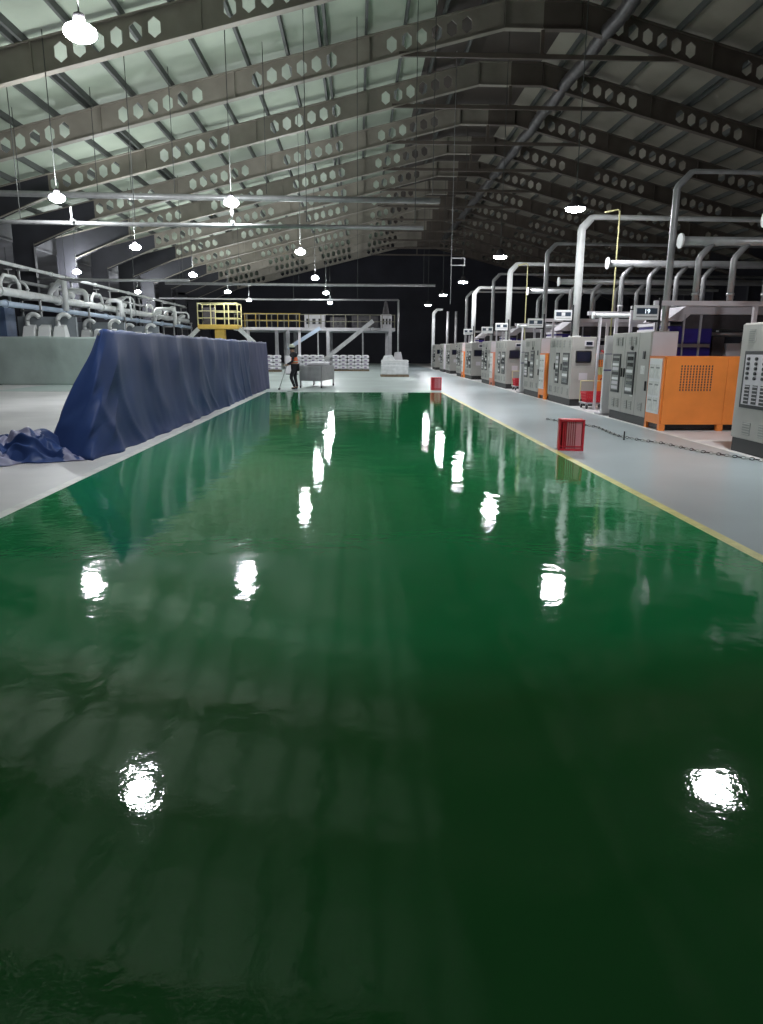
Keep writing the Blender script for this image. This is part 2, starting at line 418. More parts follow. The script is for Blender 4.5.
# fold over the rail, hanging behind
bk0 = [(-4.2, 11.75, 1.2), (bx(YM)-.3, YM, 1.25), (bx(YE)-.3, YE, 1.25)]; bk1 = [(-4.02, 11.6, 1.87), (bx(YM)-.1, YM, 1.85), (bx(YE)-.1, YE, 1.85)]
o = tarp_sheet([bk0, bk1], 200, 8, .03, M['tarp'], 'back_flap', tb)
MB().tube([(-4.0, 11.3, 1.8), (bx(YE)-.16, YE, 1.8)], .024, M['galv'], 8).build('top_rail', tb)
for k in range(7):
    y = lerp(11.5, YE-.1, k/6)
    xx = lerp(-4.0, bx(YE)-.16, (y-11.3)/(YE-11.3))
    MB().tube([(xx, y, 0), (xx, y, 1.8)], .022, M['galv'], 8).box(xx-.2, xx+.12, y-.04, y+.04, .0, .02, M['galv']).build('post', tb)

# heap of spare tarpaulin on the floor
def heap():
    nx, ny = 150, 120; vs = []; fs = []
    rg = lambda x, y, k: max(0, 1-9*noise.noise((x, y, k))**2)
    for j in range(ny+1):
        for i in range(nx+1):
            u = i/nx*2-1; v = j/ny*2-1
            a = math.atan2(v, u); R = .86+.10*math.sin(3*a+.5)+.06*math.sin(7*a+2)+.04*math.sin(11*a)
            s = math.hypot(u, v); sq = max(abs(u), abs(v)); k = R*sq/s if s > 1e-6 else 1
            X = u*k*1.5; Y = v*k*.95
            e = max(0, 1-sq**4)
            dx = noise.noise((X*1.6, Y*1.6, 20))*.35; dy = noise.noise((X*1.6, Y*1.6, 40))*.35
            r1 = rg((X+dx)*.9, (Y+dy)*1.9, 2); r2 = rg((X-dy)*1.9, (Y+dx)*1.5, 5); r3 = rg((X+dx)*3.6, (Y-dy)*3.6, 9)
            h = e*(.03+.17*r1**2.2+.12*r2**2.2+.07*r3**2)*(.75+.55*math.exp(-((X-.6)**2+(Y)**2)/.7))
            vs.append((X+.10*noise.noise((X*3, Y*3, 60))*e, Y-.10*(r1-.4)*e, .012+h))
    for j in range(ny):
        for i in range(nx):
            a = j*(nx+1)+i; fs.append((a, a+1, a+nx+2, a+nx+1))
    mb = MB(); mb.raw(vs, fs, M['tarp'], True)
    k = mb._m(M['tarplining'])
    for q, f in enumerate(mb.f):
        cx = sum(vs[i][0] for i in f)/4; cy = sum(vs[i][1] for i in f)/4
        if noise.noise((cx*1.5, cy*2.2, 77))+.5*noise.noise((cx*3, cy*4, 70)) > -.02: mb.mi[q] = k
    o = mb.build('crumpled_tarpaulin', fix=False)
    o.modifiers.new('thick', 'SOLIDIFY').thickness = .008
    return o
hp = heap(); hp.location = (-5.42, 10.5, 0); hp.rotation_euler = (0, 0, math.radians(-14))
tag(hp, 'crumpled navy tarpaulin heaped on the pale floor at the near end of the barrier', 'tarpaulin')

# pale tarpaulin screen across the left bay
pt = thing('tarpaulin_screen', 'pale grey green tarpaulin screen standing across the left bay before the machines', 'tarpaulin screen', (0, 31.4, 0))
vs = []; fs = []; nu, nv = 150, 20
for j in range(nv+1):
    for i in range(nu+1):
        x = lerp(-21, -8.9, i/nu); v = j/nv
        sw = max(0, 1-abs(((x*.35) % 1)-.5)*3)*math.exp(-((v-.75)/.25)**2)
        vs.append((x, -.06+.045*fold(x*.8, v)*(1.1-v*.6)-.06*sw, .01+v*2.03+(.02*math.sin(x*2.2) if j == nv else 0)))
for j in range(nv):
    for i in range(nu):
        a = j*(nu+1)+i; fs.append((a, a+1, a+nu+2, a+nu+1))
o = MB().raw(vs, fs, M['paletarp'], True).build('tarpaulin', pt, fix=False); o.modifiers.new('thick', 'SOLIDIFY').thickness = .006
MB().tube([(-21, .02, 2.02), (-8.9, .02, 2.02)], .022, M['galv'], 8).build('top_rail', pt)
for x in (-20.9, -17.9, -14.9, -11.9, -9): MB().tube([(x, .04, 0), (x, .04, 2.0)], .022, M['galv'], 8).build('post', pt)

# ------------------------------------------------------------------ left pipework
PX = -15.0
rk = thing('pipe_rack', 'tall steel pipe rack with posts and cross arms carrying the white pipes on the left', 'pipe rack', (PX, 0, 0))
for y in range(28, 66, 6):
    MB().box(-.45, -.37, y-.04, y+.04, 0, 5.05, M['galv']).build('post', rk)
    MB().box(.37, .45, y-.04, y+.04, 0, 3.75, M['galv']).build('post', rk)
    for xe, z0, z1 in ((.5, 3.2, 3.27), (.5, 3.68, 3.76), (.1, 4.97, 5.05)): MB().box(-.5, xe, y-.04, y+.04, z0, z1, M['galv']).build('cross_arm', rk)
def long_pipe(dx, z, r, m, label, flanges=True):
    t = thing('main_pipe', label, 'pipe', (PX+dx, 0, z))
    MB().tube([(0, 27, 0), (0, 64.5, 0)], r, m, 12).build('pipe_run', t)
    for y in range(31, 64, 6): 
        mb = MB(); mb.tube([(0, y, 0), (0, y+.06, 0)], r*1.45, m, 12)
        mb.build('flange', t)
    return t
P1 = long_pipe(0, 3.9, .18, M['whitepipe'], 'thick white pipe running along the middle of the left pipe rack')
P2 = long_pipe(.25, 3.37, .12, M['bluepipe'], 'pale blue pipe running along the bottom arm of the left pipe rack')
P3 = long_pipe(-.2, 5.13, .08, M['whitepipe'], 'slender white pipe running along the top of the left pipe rack')
P4 = long_pipe(-.35, 4.5, .08, M['galv'], 'grey pipe running between the upper white pipes of the left rack')
for k in range(6): MB().box(-.05, .05, 28+6*k-.03, 28+6*k+.03, -.1, -.07, M['galv']).box(-.09, -.05, 28+6*k-.03, 28+6*k+.03, -.1, .03, M['galv']).build('clamp', P4)
# branches on the thick pipe: goosenecks of several shapes
rb = random.Random(5)
for k in range(13):
    y = 28.3+k*2.6+rb.uniform(-.5, .5); hgt = rb.uniform(.4, 1.0); r = rb.choice([.06, .09, .13]); rad = .28
    kind = k % 4
    mb = MB()
    if kind in (0, 2):          # gooseneck over the side
        sg = 1 if rb.random() < .7 else -1
        ln = rb.uniform(.2, .9)
        pts = [(0, y, .05), (0, y, hgt-rad)]+arc((sg*rad, y, hgt-rad), rad, PI, PI/2, 6, (sg, 0, 0), (0, 0, 1))
        pts += arc((sg*(rad+ln), y, hgt-rad), rad, PI/2, 0, 6, (sg, 0, 0), (0, 0, 1))+[(sg*(2*rad+ln), y, -.5 if kind else 0)]
        mb.tube(pts, r, M['whitepipe'], 10); mb.tube([(0, y, .22), (0, y, .28)], r*1.6, M['galv'], 10)
        mb.build('branch_pipe', P1)
    elif kind == 1:             # bypass with a valve wheel, running lengthwise
        pts = [(0, y, .05), (0, y, .4), (0, y+.35, .68), (0, y+1.3, .68), (0, y+1.65, .4), (0, y+1.65, .05)]
        mb.tube(pts, .08, M['whitepipe'], 10); mb.tube([(0, y+.8, .68), (0, y+.8, .95)], .03, M['galv'], 8)
        mb.tube([(.16*math.cos(t*PI/8), y+.8+.16*math.sin(t*PI/8), .95) for t in range(17)], .018, M['galv'], 6)
        mb.build('valve_loop', P1)
    else:                       # slanting take-off and a filter pot
        mb.tube([(0, y, .05), (.1, y, .35), (.75, y-.5, .75), (1.0, y-.6, .75), (1.0, y-.6, -.6)], r, M['whitepipe'], 10)
        mb.build('branch_pipe', P1)
        MB().lathe([(.05, -.05), (.2, .0), (.22, .08), (.22, .5), (.15, .62), (.04, .66)], M['machgrey'], (-.05, y+.7, .15), 14).build('filter_pot', P1)
    if k % 3 == 0:
        MB().tube([(.25, y+1.1, -.42), (.25, y+1.1, -.1)]+arc((.6, y+1.1, -.1), .35, PI, PI/3, 5, (1, 0, 0), (0, 0, 1)), .13, M['whitepipe'], 12).build('branch_pipe', P1)
for i, (x, y, z, ln) in enumerate([(-13.2, 26.4, 4.75, 2.6), (-17.5, 38, 4.9, 3.0)]):
    t = thing('hung_duct', 'short thick white duct hung from rods at the far left, %s of two' % ('nearer' if i == 0 else 'farther'), 'duct', (x, y, z), group='hung white ducts')
    MB().tube([(-ln, 0, 0), (0, 0, 0)], .13, M['whitepipe'], 12).build('duct_run', t)
    for q in (-ln+.3, -.3): MB().tube([(q, 0, .1), (q, 0, (zsof(x+q)+1.0 if x+q > -16 else 6.5)-z)], .012, M['purlin'], 6).build('hanger_rod', t)
# machines under the rack
def hopper_machine(label, y, n=3, group='hopper machines under the left pipes'):
    t = thing('hopper_machine', label, 'machine', (-15.15, y, 0), group=group)
    L = n*.68+.25
    MB().box(-.2, L, .1, 3.6, .1, 1.7, M['machgrey'], .03).box(-.1, L-.1, .2, 3.4, 0, .1, M['plinth']).build('body', t)
    MB().box(-.25, L+.05, -.02, .16, 1.7, 2.95, M['machgrey2']).build('back_panel', t)
    for i in range(n):
        x = .15+i*.68
        mb = MB()
        mb.raw([(x, -.75, 1.72), (x+.6, -.75, 1.72), (x+.6, -.05, 1.72), (x, -.05, 1.72), (x-.02, -.35, 2.5), (x+.42, -.35, 2.5), (x+.42, -.05, 2.6), (x-.02, -.05, 2.6)],
               [(0, 1, 5, 4), (1, 2, 6, 5), (2, 3, 7, 6), (3, 0, 4, 7), (4, 5, 6, 7), (3, 2, 1, 0)], M['white'])
        mb.box(x-.02, x+.62, -.78, .1, 1.66, 1.72, M['machgrey'])
        mb.build('hopper', t)
        if i % 2 == 0:
            pts = [(x+.1, -.2, 2.5), (x+.1, -.2, 2.75)]+arc((x+.4, -.2, 2.75), .3, PI, PI/6, 7, (1, 0, 0), (0, 0, 1))
            MB().tube(pts, .1, M['whitepipe'], 10).build('curved_duct', t)
    return t
hopper_machine('grey machine with white sloped hoppers directly behind the pale tarpaulin screen', 33.4)
hopper_machine('grey machine with white sloped hoppers, second in the row behind the pale screen', 40.2)
hopper_machine('grey machine with white sloped hoppers, third in the row behind the blue barrier', 47.0)
# rack of white boxes and the blue cabinet at far left
sr = thing('storage_rack', 'dark steel rack with open bays at the far left behind the pale screen', 'rack', (-19.6, 33.2, 0))
for x in (0, 1.15, 2.3):
    for y in (0, .8): MB().box(x-.05, x+.05, y-.05, y+.05, 0, 3.5, M['machdark']).build('upright', sr)
for z in (.3, 1.2, 1.95, 2.65, 3.4): MB().box(-.05, 2.35, -.05, .85, z, z+.06, M['machdark']).build('shelf', sr)
for j, z in enumerate((1.26, 2.01, 2.71)):
    for i in range(2):
        b = MB(); x = -19.6+.12+i*1.17
        b.box(x, x+.9, 33.25, 33.9, z, z+.5, M['cabpale'], .04).box(x+.1, x+.8, 33.24, 33.26, z+.36, z+.42, M['ventgrey'])
        tag(b.build('storage_box'), 'pale storage box in the %s bay, %s shelf of the far left rack' % (('left', 'right')[i], ('lower', 'middle', 'upper')[j]), 'box', 'pale boxes on the far left rack')
bc = thing('blue_cabinet', 'tall blue steel cabinet between the storage rack and the hopper machine on the left', 'cabinet', (-16.9, 33.3, 0))
MB().box(0, 1.0, 0, 1.0, .1, 3.35, mat('slate_blue', (.10, .15, .26), .5, var=.1), .02).build('body', bc)
MB().box(.05, .95, .05, .95, 0, .1, M['plinth']).build('plinth', bc)
MB().box(.06, .94, -.015, 0, .25, 3.2, mat('slate_blue_door', (.12, .17, .29), .5), 0).box(.8, .84, -.04, -.015, 1.5, 1.8, M['black']).build('door', bc)
fs_ = thing('slanted_chute', 'white slanted chute box at the very left behind the pale screen', 'chute', (-20.2, 32.3, 0))
MB().raw([(-1.5, 0, 1.75), (.5, 0, 1.75), (.5, .9, 1.75), (-1.5, .9, 1.75), (-1.5, 0, 3.4), (-.4, 0, 3.1), (-.4, .9, 3.1), (-1.5, .9, 3.4)], [(0, 1, 5, 4), (1, 2, 6, 5), (2, 3, 7, 6), (3, 0, 4, 7), (4, 5, 6, 7), (3, 2, 1, 0)], M['white']).build('chute', fs_)
for x in (-1.4, .4):
    for y in (.05, .85): MB().box(x-.04, x+.04, y-.04, y+.04, 0, 1.75, M['machgrey']).build('leg', fs_)

# ------------------------------------------------------------------ cross conduits hung from the roof
def conduit(label, y, z, x0, x1, r, hang, post=None, dz=0):
    t = thing('overhead_conduit', label, 'conduit', (0, y, z), group='conduits hung across the hall')
    MB().tube([(x0, 0, 0), ((x0+x1)/2, 0, -.03+dz/2), (x1, 0, dz)], r, M['galv'], 10).build('conduit_run', t)
    for x in hang:
        MB().tube([(x, 0, r*.5), (x, 0, zsof(x)+1.0-z)], .012, M['purlin'], 6).build('hanger_rod', t)
    if post is not None: MB().tube([(post, 0, dz), (post, 0, -z)], .07, M['galv'], 10).build('post', t)
    return t
conduit('thick grey conduit hung across the hall above the lamps, its end over the green floor', 25, 6.52, -15.4, 2.75, .095, (-13.5, -11, -8.5, -6, -3, 0, 2.5), dz=-.1)
cb = conduit('thin grey conduit hung across the left of the hall, just below the lamps', 22.1, 5.2, -15.4, 1.96, .06, (-12, -9.8, -6.5, -1.5, 1.7), dz=-.1)
for x, z in ((-8.26, .1), (-3.65, .1)):
    MB().tube([(x, -.18, .05), (x, -.18, .35)], .03, M['whitepipe'], 8).box(x-.04, x+.04, -.2, .05, -.04, .03, M['whitepipe']).box(x-.35, x+.3, -.05, .05, -.1, -.06, M['whitepipe']).build('lamp_bracket', cb)
conduit('long conduit across the hall in front of the mezzanine, higher of two', 50, 5.85, -13, 5.3, .09, (-12, -8, -4, 0, 4.5))
conduit('pale conduit with a post standing before the mezzanine', 57.2, 5.35, -15.4, 3.2, .07, (-14, -10, -5, 0), post=3.2)
conduit('pale conduit ending over the left pipework', 36.5, 4.85, -16, -8.3, .07, (-14.3, -11, -8.6))
o = thing('hanging_bracket', 'small hollow rectangular bracket hung on a long rod over the right of the green floor', 'bracket', (3.8, 30, 4.92))
MB().box(0, .58, -.02, .02, 0, .04, M['galv']).box(0, .58, -.02, .02, .28, .32, M['galv']).box(0, .04, -.02, .02, .04, .28, M['galv']).box(.54, .58, -.02, .02, .04, .28, M['galv']).build('frame', o)
MB().tube([(.02, 0, -1.5), (.02, 0, zsof(3.8)+1-4.92)], .014, M['galv'], 6).build('hanger_rod', o)

# ------------------------------------------------------------------ right-hand machine row
LX = 6.13
def vent(mb, x, y, z, w, h, ny):     # small louvre on an aisle face (normal -X)
    mb.box(x-.012, x, y, y+w, z, z+h, M['ventgrey'])
    for i in range(ny): mb.box(x-.018, x-.012, y+.01, y+w-.01, z+h*(i+.2)/ny, z+h*(i+.6)/ny, M['cab'])
def win(parent, x, y0, y1, z0, z1, rows, style):
    mb = MB()
    mb.box(x-.02, x, y0-.02, y1+.02, z0-.02, z1+.02, M['black'], .008)
    mb.box(x-.023, x-.012, y0+.035, y1-.035, z0+.035, z1-.035, M['cabpale'] if style == 'buttons' else M['ventgrey'])
    o = mb.build('window', parent)
    q = MB(); H = z1-z0-.1; W = y1-y0-.1; r = random.Random(rows)
    if style == 'buttons':
        for i in range(5):
            for j in range(3):
                yy = y0+.07+W*(j+.5)/3; zz = z1-.1-i*H*.1
                MB().tube([(x-.016, yy, zz), (x-.05, yy, zz)], .026, M['black'], 8).build('push_button', o)
        for i in range(3):
            MB().box(x-.03, x-.016, y0+.08+W*i/3, y0+.08+W*i/3+W*.2, z0+.05, z0+.34, M['plinth']).raw([(x-.0305, y0+.08+W*i/3+W*(.0 if c in (0, 3) else .2), z0+.05+.055*(j+.75)+(.014 if c > 1 else 0)) for j in range(5) for c in range(4)], [[j*4+c for c in range(4)] for j in range(5)], M['cabpale']).build('terminal_strip', o)
    else:
        for i in range(rows):
            zz = z0+.06+H*i/rows
            if (i+rows) % 3 == 0: q.box(x-.03, x-.016, y0+.05, y1-.05, zz, zz+H/rows*.5, M['white'])
            elif style == 'dark': q.box(x-.03, x-.016, y0+.05, y1-.08, zz, zz+H/rows*.65, M['glass'])
            else: q.box(x-.03, x-.016, y0+.05, y1-.05, zz, zz+H/rows*.65, M['cabpale'] if r.random() < .5 else M['plinth'])
    if style != 'buttons': q.build('switchgear', o)
def cage(label, y, orange):
    t = thing('guard_cage', label, 'guard cage', (LX, y, 0), group='painted guard cages of the machines')
    X1 = 2.75; Z0, Z1 = .13, 1.49; D = .76
    MB().box(0, .03, .03, D, Z0, Z1, orange).box(-.0, X1, D-.03, D, Z0, Z1, orange).box(0, X1, .0, D, Z1-.03, Z1, orange, .008).build('shell', t)
    def front(x0, x1, vx0, vx1):
        mb = MB(); mb.box(x0, x1, -.012, .03, Z0, Z1-.02, orange, .008)
        nx = int((vx1-vx0)/.058); nz = 10
        for i in range(nx):
            for j in range(nz):
                xx = vx0+(i+.5)*(vx1-vx0)/nx; zz = .80+(j+.5)*.52/nz
                mb.box(xx-.013, xx+.013, -.0135, -.011, zz-.019, zz+.019, M['machdark'])
        return mb.build('front_panel', t)
    front(0.03, 1.28, .32, 1.0); front(1.285, X1, 1.5, 2.3)
    for x in (.0, 1.2, X1-.12):
        MB().box(x, x+.12, 0, .1, 0, Z0, orange).box(x, x+.12, D-.1, D, 0, Z0, orange).build('foot', t)
    MB().box(.05, X1-.05, .12, D-.05, .02, Z0, M['machdark']).build('base', t)
    nb = MB().box(-.018, 0, .1, .7, .33, 1.44, M['white'], .006).build('notice_board', t)
    pb = MB()
    for zz in (1.04, .70, .38):
        for yy in (.14, .42): pb.box(-.024, -.018, yy, yy+.24, zz, zz+.28, M['paper']).box(-.0245, -.0235, yy+.03, yy+.2, zz+.2, zz+.23, M['ventgrey'])
    pb.build('paper_sheets', nb)
    return t
def cabinet3(label, y, pale=False):
    t = thing('control_cabinet', label, 'cabinet', (LX, y, 0), group='grey control cabinets')
    L, D, Z0, Z1 = 2.25, .57, .19, 1.99
    MB().box(.02, D, 0, L, Z0, Z1, M['cab'], .012).box(.03, D-.01, -.004, .02, Z0+.02, Z1-.02, M['cabpale']).build('body', t)
    MB().box(.035, D, .01, L-.01, 0, Z0, M['plinth']).build('plinth', t)
    ds = [(.012, .62), (.63, 1.43), (1.44, L-.012)]
    for k, (a, b) in enumerate(ds):
        mb = MB(); mb.box(0, .03, a, b, Z0+.012, Z1-.012, M['cab'], .008)
        if k:
            for (yy) in (a+.16, a+.42):
                vent(mb, 0, yy, Z1-.28, .15, .18, 5); vent(mb, 0, yy, Z0+.1, .16, .2, 5)
        else: vent(mb, 0, a+.2, Z0+.13, .22, .17, 5); mb.box(-.004, 0, a+.2, a+.42, 1.1, 1.28, M['paper'])
        if k == 0: mb.box(-.02, 0, a+.22, a+.32, 1.42, 1.58, M['black'])
        if k == 1: mb.box(-.005, 0, a+.15, a+.3, Z0+.4, Z0+.55, M['paper']); mb.tube([(-.03, a+.35, 1.65), (0, a+.35, 1.65)], .05, M['black'], 10)
        d = mb.build('door', t)
        MB().box(-.03, 0, (a+.05) if k != 1 else (b-.09), (a+.09) if k != 1 else b-.05, 1.0-.12*(k == 0)*2, 1.2-.12*(k == 0)*2, M['black'], .005).build('door_handle', d)
        if k == 1: win(t, -.0, a+.14, b-.2, .65, 1.55, 6, 'dark')
        if k == 2: win(t, -.0, a+.2, b-.12, .65, 1.5, 7, 'light')
    return t
def cabinetS(label, y, Dp=.72):
    t = thing('screen_cabinet', label, 'cabinet', (LX+.03, y, 0), group='grey operator cabinets with a screen')
    L, D, Z0, Z1 = 2.4, Dp, .2, 1.97
    MB().box(.02, D, 0.02, L, Z0, Z1, M['cab'], .012).build('body', t)
    MB().box(.035, D, .03, L-.01, 0, Z0, M['plinth']).build('plinth', t)
    ep = MB().box(.03, D-.02, 0, .03, Z0+.01, Z1-.01, M['cab'], .008)
    ep.box(.06, D-.06, -.003, 0, Z0+.9, Z0+.905, M['ventgrey'])
    ep.box(.25, .5, -.004, 0, .75, .95, M['cabpale'])
    ep = ep.build('end_panel', t)
    MB().box(.12, .57, -.03, 0, 1.24, 1.58, M['black'], .03).box(.16, .53, -.033, -.029, 1.28, 1.54, M['screen']).build('screen', ep)
    MB().box(.36, .62, -.03, 0, 1.7, 1.86, M['cabpale'], .01).box(.4, .58, -.033, -.029, 1.74, 1.83, M['screen']).build('meter', ep)
    for k, (a, b) in enumerate([(.012, 1.0), (1.01, 1.75), (1.76, L-.012)]):
        mb = MB(); mb.box(0, .03, a, b, Z0+.012, Z1-.012, M['cab'], .008)
        for yy in (a+.12, b-.3): vent(mb, 0, yy, Z1-.3, .16, .22, 5); vent(mb, 0, yy, Z0+.1, .16, .2, 5)
        d = mb.build('door', t)
        if k < 2: MB().box(-.03, 0, b-.08, b-.04, 1.0, 1.2, M['black'], .005).build('door_handle', d)
        if k < 2: win(t, 0, a+.2, b-.2, .62, 1.5, 5+k, 'dark' if k == 0 else 'light')
    return t
def machine(label, y):
    t = thing('moulding_machine', label, 'machine', (7.25, y, 0), group='injection moulding machines')
    MB().box(0.1, 6.2, 0, 1.5, .15, 1.3, M['machdark'], .02).build('bed', t)
    for x in (.2, 2.9, 5.6):
        for yy in (.15, 1.1): MB().box(x, x+.3, yy, yy+.3, 0, .15, M['machgrey']).build('foot', t)
    mb = MB(); mb.box(.25, 1.35, .06, 1.4, 1.32, 2.18, M['machblue'], .03).box(.3, 1.3, .04, .06, 1.36, 1.66, M['machblue']).box(.3, 1.3, .03, .06, 1.68, 1.76, M['machgrey'])
    mb.build('safety_gate', t)
    mb = MB()
    for z in (1.62, 1.76, 1.90, 2.04, 2.18): mb.box(.02, .26, .0, 1.4, z, z+.07, M['cabpale'])
    mb.box(.05, .24, .02, 1.38, 1.3, 2.2, M['machblue'])
    mb.build('louvre_stack', t)
    MB().prism([(.15, 2.3), (.62, 2.64), (5.6, 2.64), (5.6, 2.45), (.75, 2.45), (.55, 2.28)], .0, 1.4, M['cabpale']).build('canopy', t)
    MB().box(.58, 5.5, .05, 1.35, 2.12, 2.44, M['machdark']).build('upper_housing', t)
    MB().box(.6, .63, .0, .05, 1.35, 2.45, M['machgrey']).box(1.0, 1.04, 0, .05, 1.3, 2.45, M['machgrey']).build('canopy_strut', t)
    MB().box(1.4, 1.7, .1, 1.3, 1.3, 1.95, M['machdark'], .02).box(1.75, 2.1, .05, 1.3, 1.3, 1.78, M['cabpale'], .02).build('platen', t)
    mb = MB()
    for zz in (1.5, 2.0):
        for yy in (.3, 1.1): mb.tube([(1.35, yy, zz), (4.2, yy, zz)], .05, M['galv'], 10)
    mb.build('tie_rods', t)
    mb = MB(); mb.tube([(3.0, .7, 1.6), (5.9, .7, 1.6)], .2, M['machdark'], 14)
    mb.build('barrel', t)
    MB().tube([(2.4, .35, 1.62), (2.4, .0, 1.62)], .26, M['black'], 20).tube([(2.4, .0, 1.62), (2.4, -.03, 1.62)], .12, M['machgrey'], 14).build('drive_wheel', t)
    mb = MB()
    for x in (-.12, 6.0):
        for yy in (-.08, 1.5): mb.box(x-.035, x+.035, yy-.035, yy+.035, 0, 2.62, M['cabpale'])
    mb.box(-.15, 6.05, -.11, -.05, 2.65, 2.72, M['galv']).box(-.15, 6.05, 1.47, 1.53, 2.65, 2.72, M['galv'])
    mb.build('service_frame', t)
    return t
def bent_duct(label, x, y, z, length, legs, zleg, r=.088):
    t = thing('overhead_duct', label, 'duct', (x, y, z), group='horizontal ducts over the machines')
    MB().tube([(0, 0, 0), (length, 0, 0)], r, M['galv'], 14).build('duct_run', t)
    MB().tube([(-.03, 0, 0), (.01, 0, 0)], r*1.7, M['white'], 18).build('end_flange', t)
    for lx in legs:
        MB().tube([(lx, 0, zleg-z), (lx, 0, -.36), (lx+.03, 0, -.30), (lx+.25, 0, -.05)], .066, M['galv'], 12).tube([(lx, 0, zleg-z+.1), (lx, 0, zleg-z+.16)], .08, M['galv'], 12).build('leg', t)
    return t
def goose(label, x, y, z, base, r, m, length=14):
    t = thing('exhaust_pipe', label, 'pipe', (x, y, 0), group='tall bent pipes of the machine row')
    mb = MB(); R = .3
    pts = [(0, 0, base), (0, 0, z-R-.05), (.02, 0, z-R), (R-.02, 0, z-.02), (R+.05, 0, z), (R+.5, 0, z), (length, 0, z-.05)]
    mb.tube(pts, [r, r, r, r*.85, r*.7, r*.62, r*.62], m, 12); mb.build('pipe_run', t)
    MB().tube([(0, 0, base), (0, 0, base+.05)], r*1.6, m, 12).build('foot_flange', t)
    return t
def board(label, x, y, z, digits=None):
    t = thing('display_board', label, 'display', (x, y, z), group='display boards over the cabinets')
    MB().box(0, .52, 0, .09, 0, .3, M['white'], .012).build('casing', t)
    MB().box(.04, .48, -.006, 0, .12, .24, M['digpanel']).box(.04, .48, -.004, 0, .055, .075, M['ventgrey']).build('display_panel', t)
    if digits:
        cu = bpy.data.curves.new('digits', 'FONT'); cu.body = digits; cu.size = .13; cu.align_x = 'CENTER'; cu.extrude = .001
        to = bpy.data.objects.new('tmp', cu); COL.objects.link(to); bpy.context.view_layer.update()
        me = bpy.data.meshes.new_from_object(to.evaluated_get(bpy.context.evaluated_depsgraph_get())); me.materials.clear(); me.materials.append(M['digits'])
        bpy.data.objects.remove(to)
        dobj = bpy.data.objects.new('digits', me); COL.objects.link(dobj); dobj.parent = t
        dobj.location = (.26, -.009, .133); dobj.rotation_euler = (PI/2, 0, 0)
    else:
        MB().box(.2, .31, -.009, -.006, .13, .23, M['white']).build('label_strip', t)
    MB().box(.52, .57, .02, .07, -z+2.0 if z > 2.2 else 0, .45, M['black']).box(.28, .56, .03, .06, -.04, .0, M['black']).build('mounting_post', t)
    return t
U = [14.1, 23.2, 32.3, 41.4, 50.5]
where = ['in the foreground', 'second along the aisle', 'third along the aisle', 'fourth along the aisle', 'last along the aisle']
for k, u in enumerate(U):
    if k < 4:
        pw = where[k]
        if k == 0:
            C0 = cage('', u, M['orange']); B0 = cabinet3('', u+.77); S0 = cabinetS('', u+6.4); M0 = machine('', u+3.1)
            a, b, s, m = C0, B0, S0, M0
        else:
            a = cage('', u, M['orange'] if k != 2 else M['salmon']) if k in (2,) else dup(C0, (LX, u, 0))
            b = dup(B0, (LX, u+.77, 0)); s = dup(S0, (LX+.03, u+6.4, 0)); m = dup(M0, (7.25, u+3.1, 0))
        colr = 'salmon' if k == 2 else 'orange'
        a['label'] = '%s perforated guard cage with a notice board on its side, %s' % (colr, pw)
        b['label'] = 'grey three-door control cabinet joined to the guard cage, %s' % pw
        s['label'] = 'grey operator cabinet with a dark screen on its near end, %s' % pw
        m['label'] = 'blue and grey moulding machine behind the guard cage, %s' % pw
    else:
        b = dup(B0, (LX, u+.77, 0), 'grey three-door control cabinet at the far end of the machine row')
        s = dup(S0, (LX+.03, u+6.4, 0), 'grey operator cabinet with a dark screen at the very far end of the row')

# the near cabinet, cut by the picture edge
def near_cab():
    t = thing('control_cabinet', 'grey control cabinet with a push-button window, closest to the viewer at the right edge', 'cabinet', (LX+.02, 9.0, 0), group='grey control cabinets')
    L, D, Z0, Z1 = 2.36, .8, .22, 2.03
    MB().box(.02, D, 0, L, Z0, Z1, M['cab'], .02).build('body', t)
    MB().box(.03, D, .01, L-.01, 0, Z0, M['plinth']).build('plinth', t)
    for k, (a, b) in enumerate([(.02, 1.17), (1.18, L-.02)]):
        mb = MB(); mb.box(-.01, .03, a, b, Z0+.01, Z1-.02, M['cab'], .012)
        for yy in (a+.14, a+.6): vent(mb, -.01, yy, Z0+.08, .22, .2, 5)
        vent(mb, -.01, b-.4, Z1-.3, .17, .2, 6)
        d = mb.build('door', t)
        MB().box(-.04, -.01, a+.04, a+.08, .95, 1.15, M['black'], .005).build('door_handle', d)
        win(t, -.01, a+.2, b-.2, .74, 1.58, 5, 'buttons')
    return t
near_cab()
# actuator unit on top of near cabinet
o = thing('pump_unit', 'small grey pump unit with a black hose loop on top of the near right cabinet', 'pump', (6.5, 11.0, 2.03))
MB().box(-.1, .25, -.25, .1, 0, .05, M['machdark']).tube([(0, -.1, .05), (0, -.1, .24)], .07, M['galv'], 12).tube([(.15, -.15, .05), (.15, -.15, .2)], .05, M['galv'], 12).build('body', o)
MB().tube(arc((.05, .02, .05), .13, 0, PI, 8, (1, 0, 0), (0, 0, 1)), .02, M['black'], 8).build('hose', o)

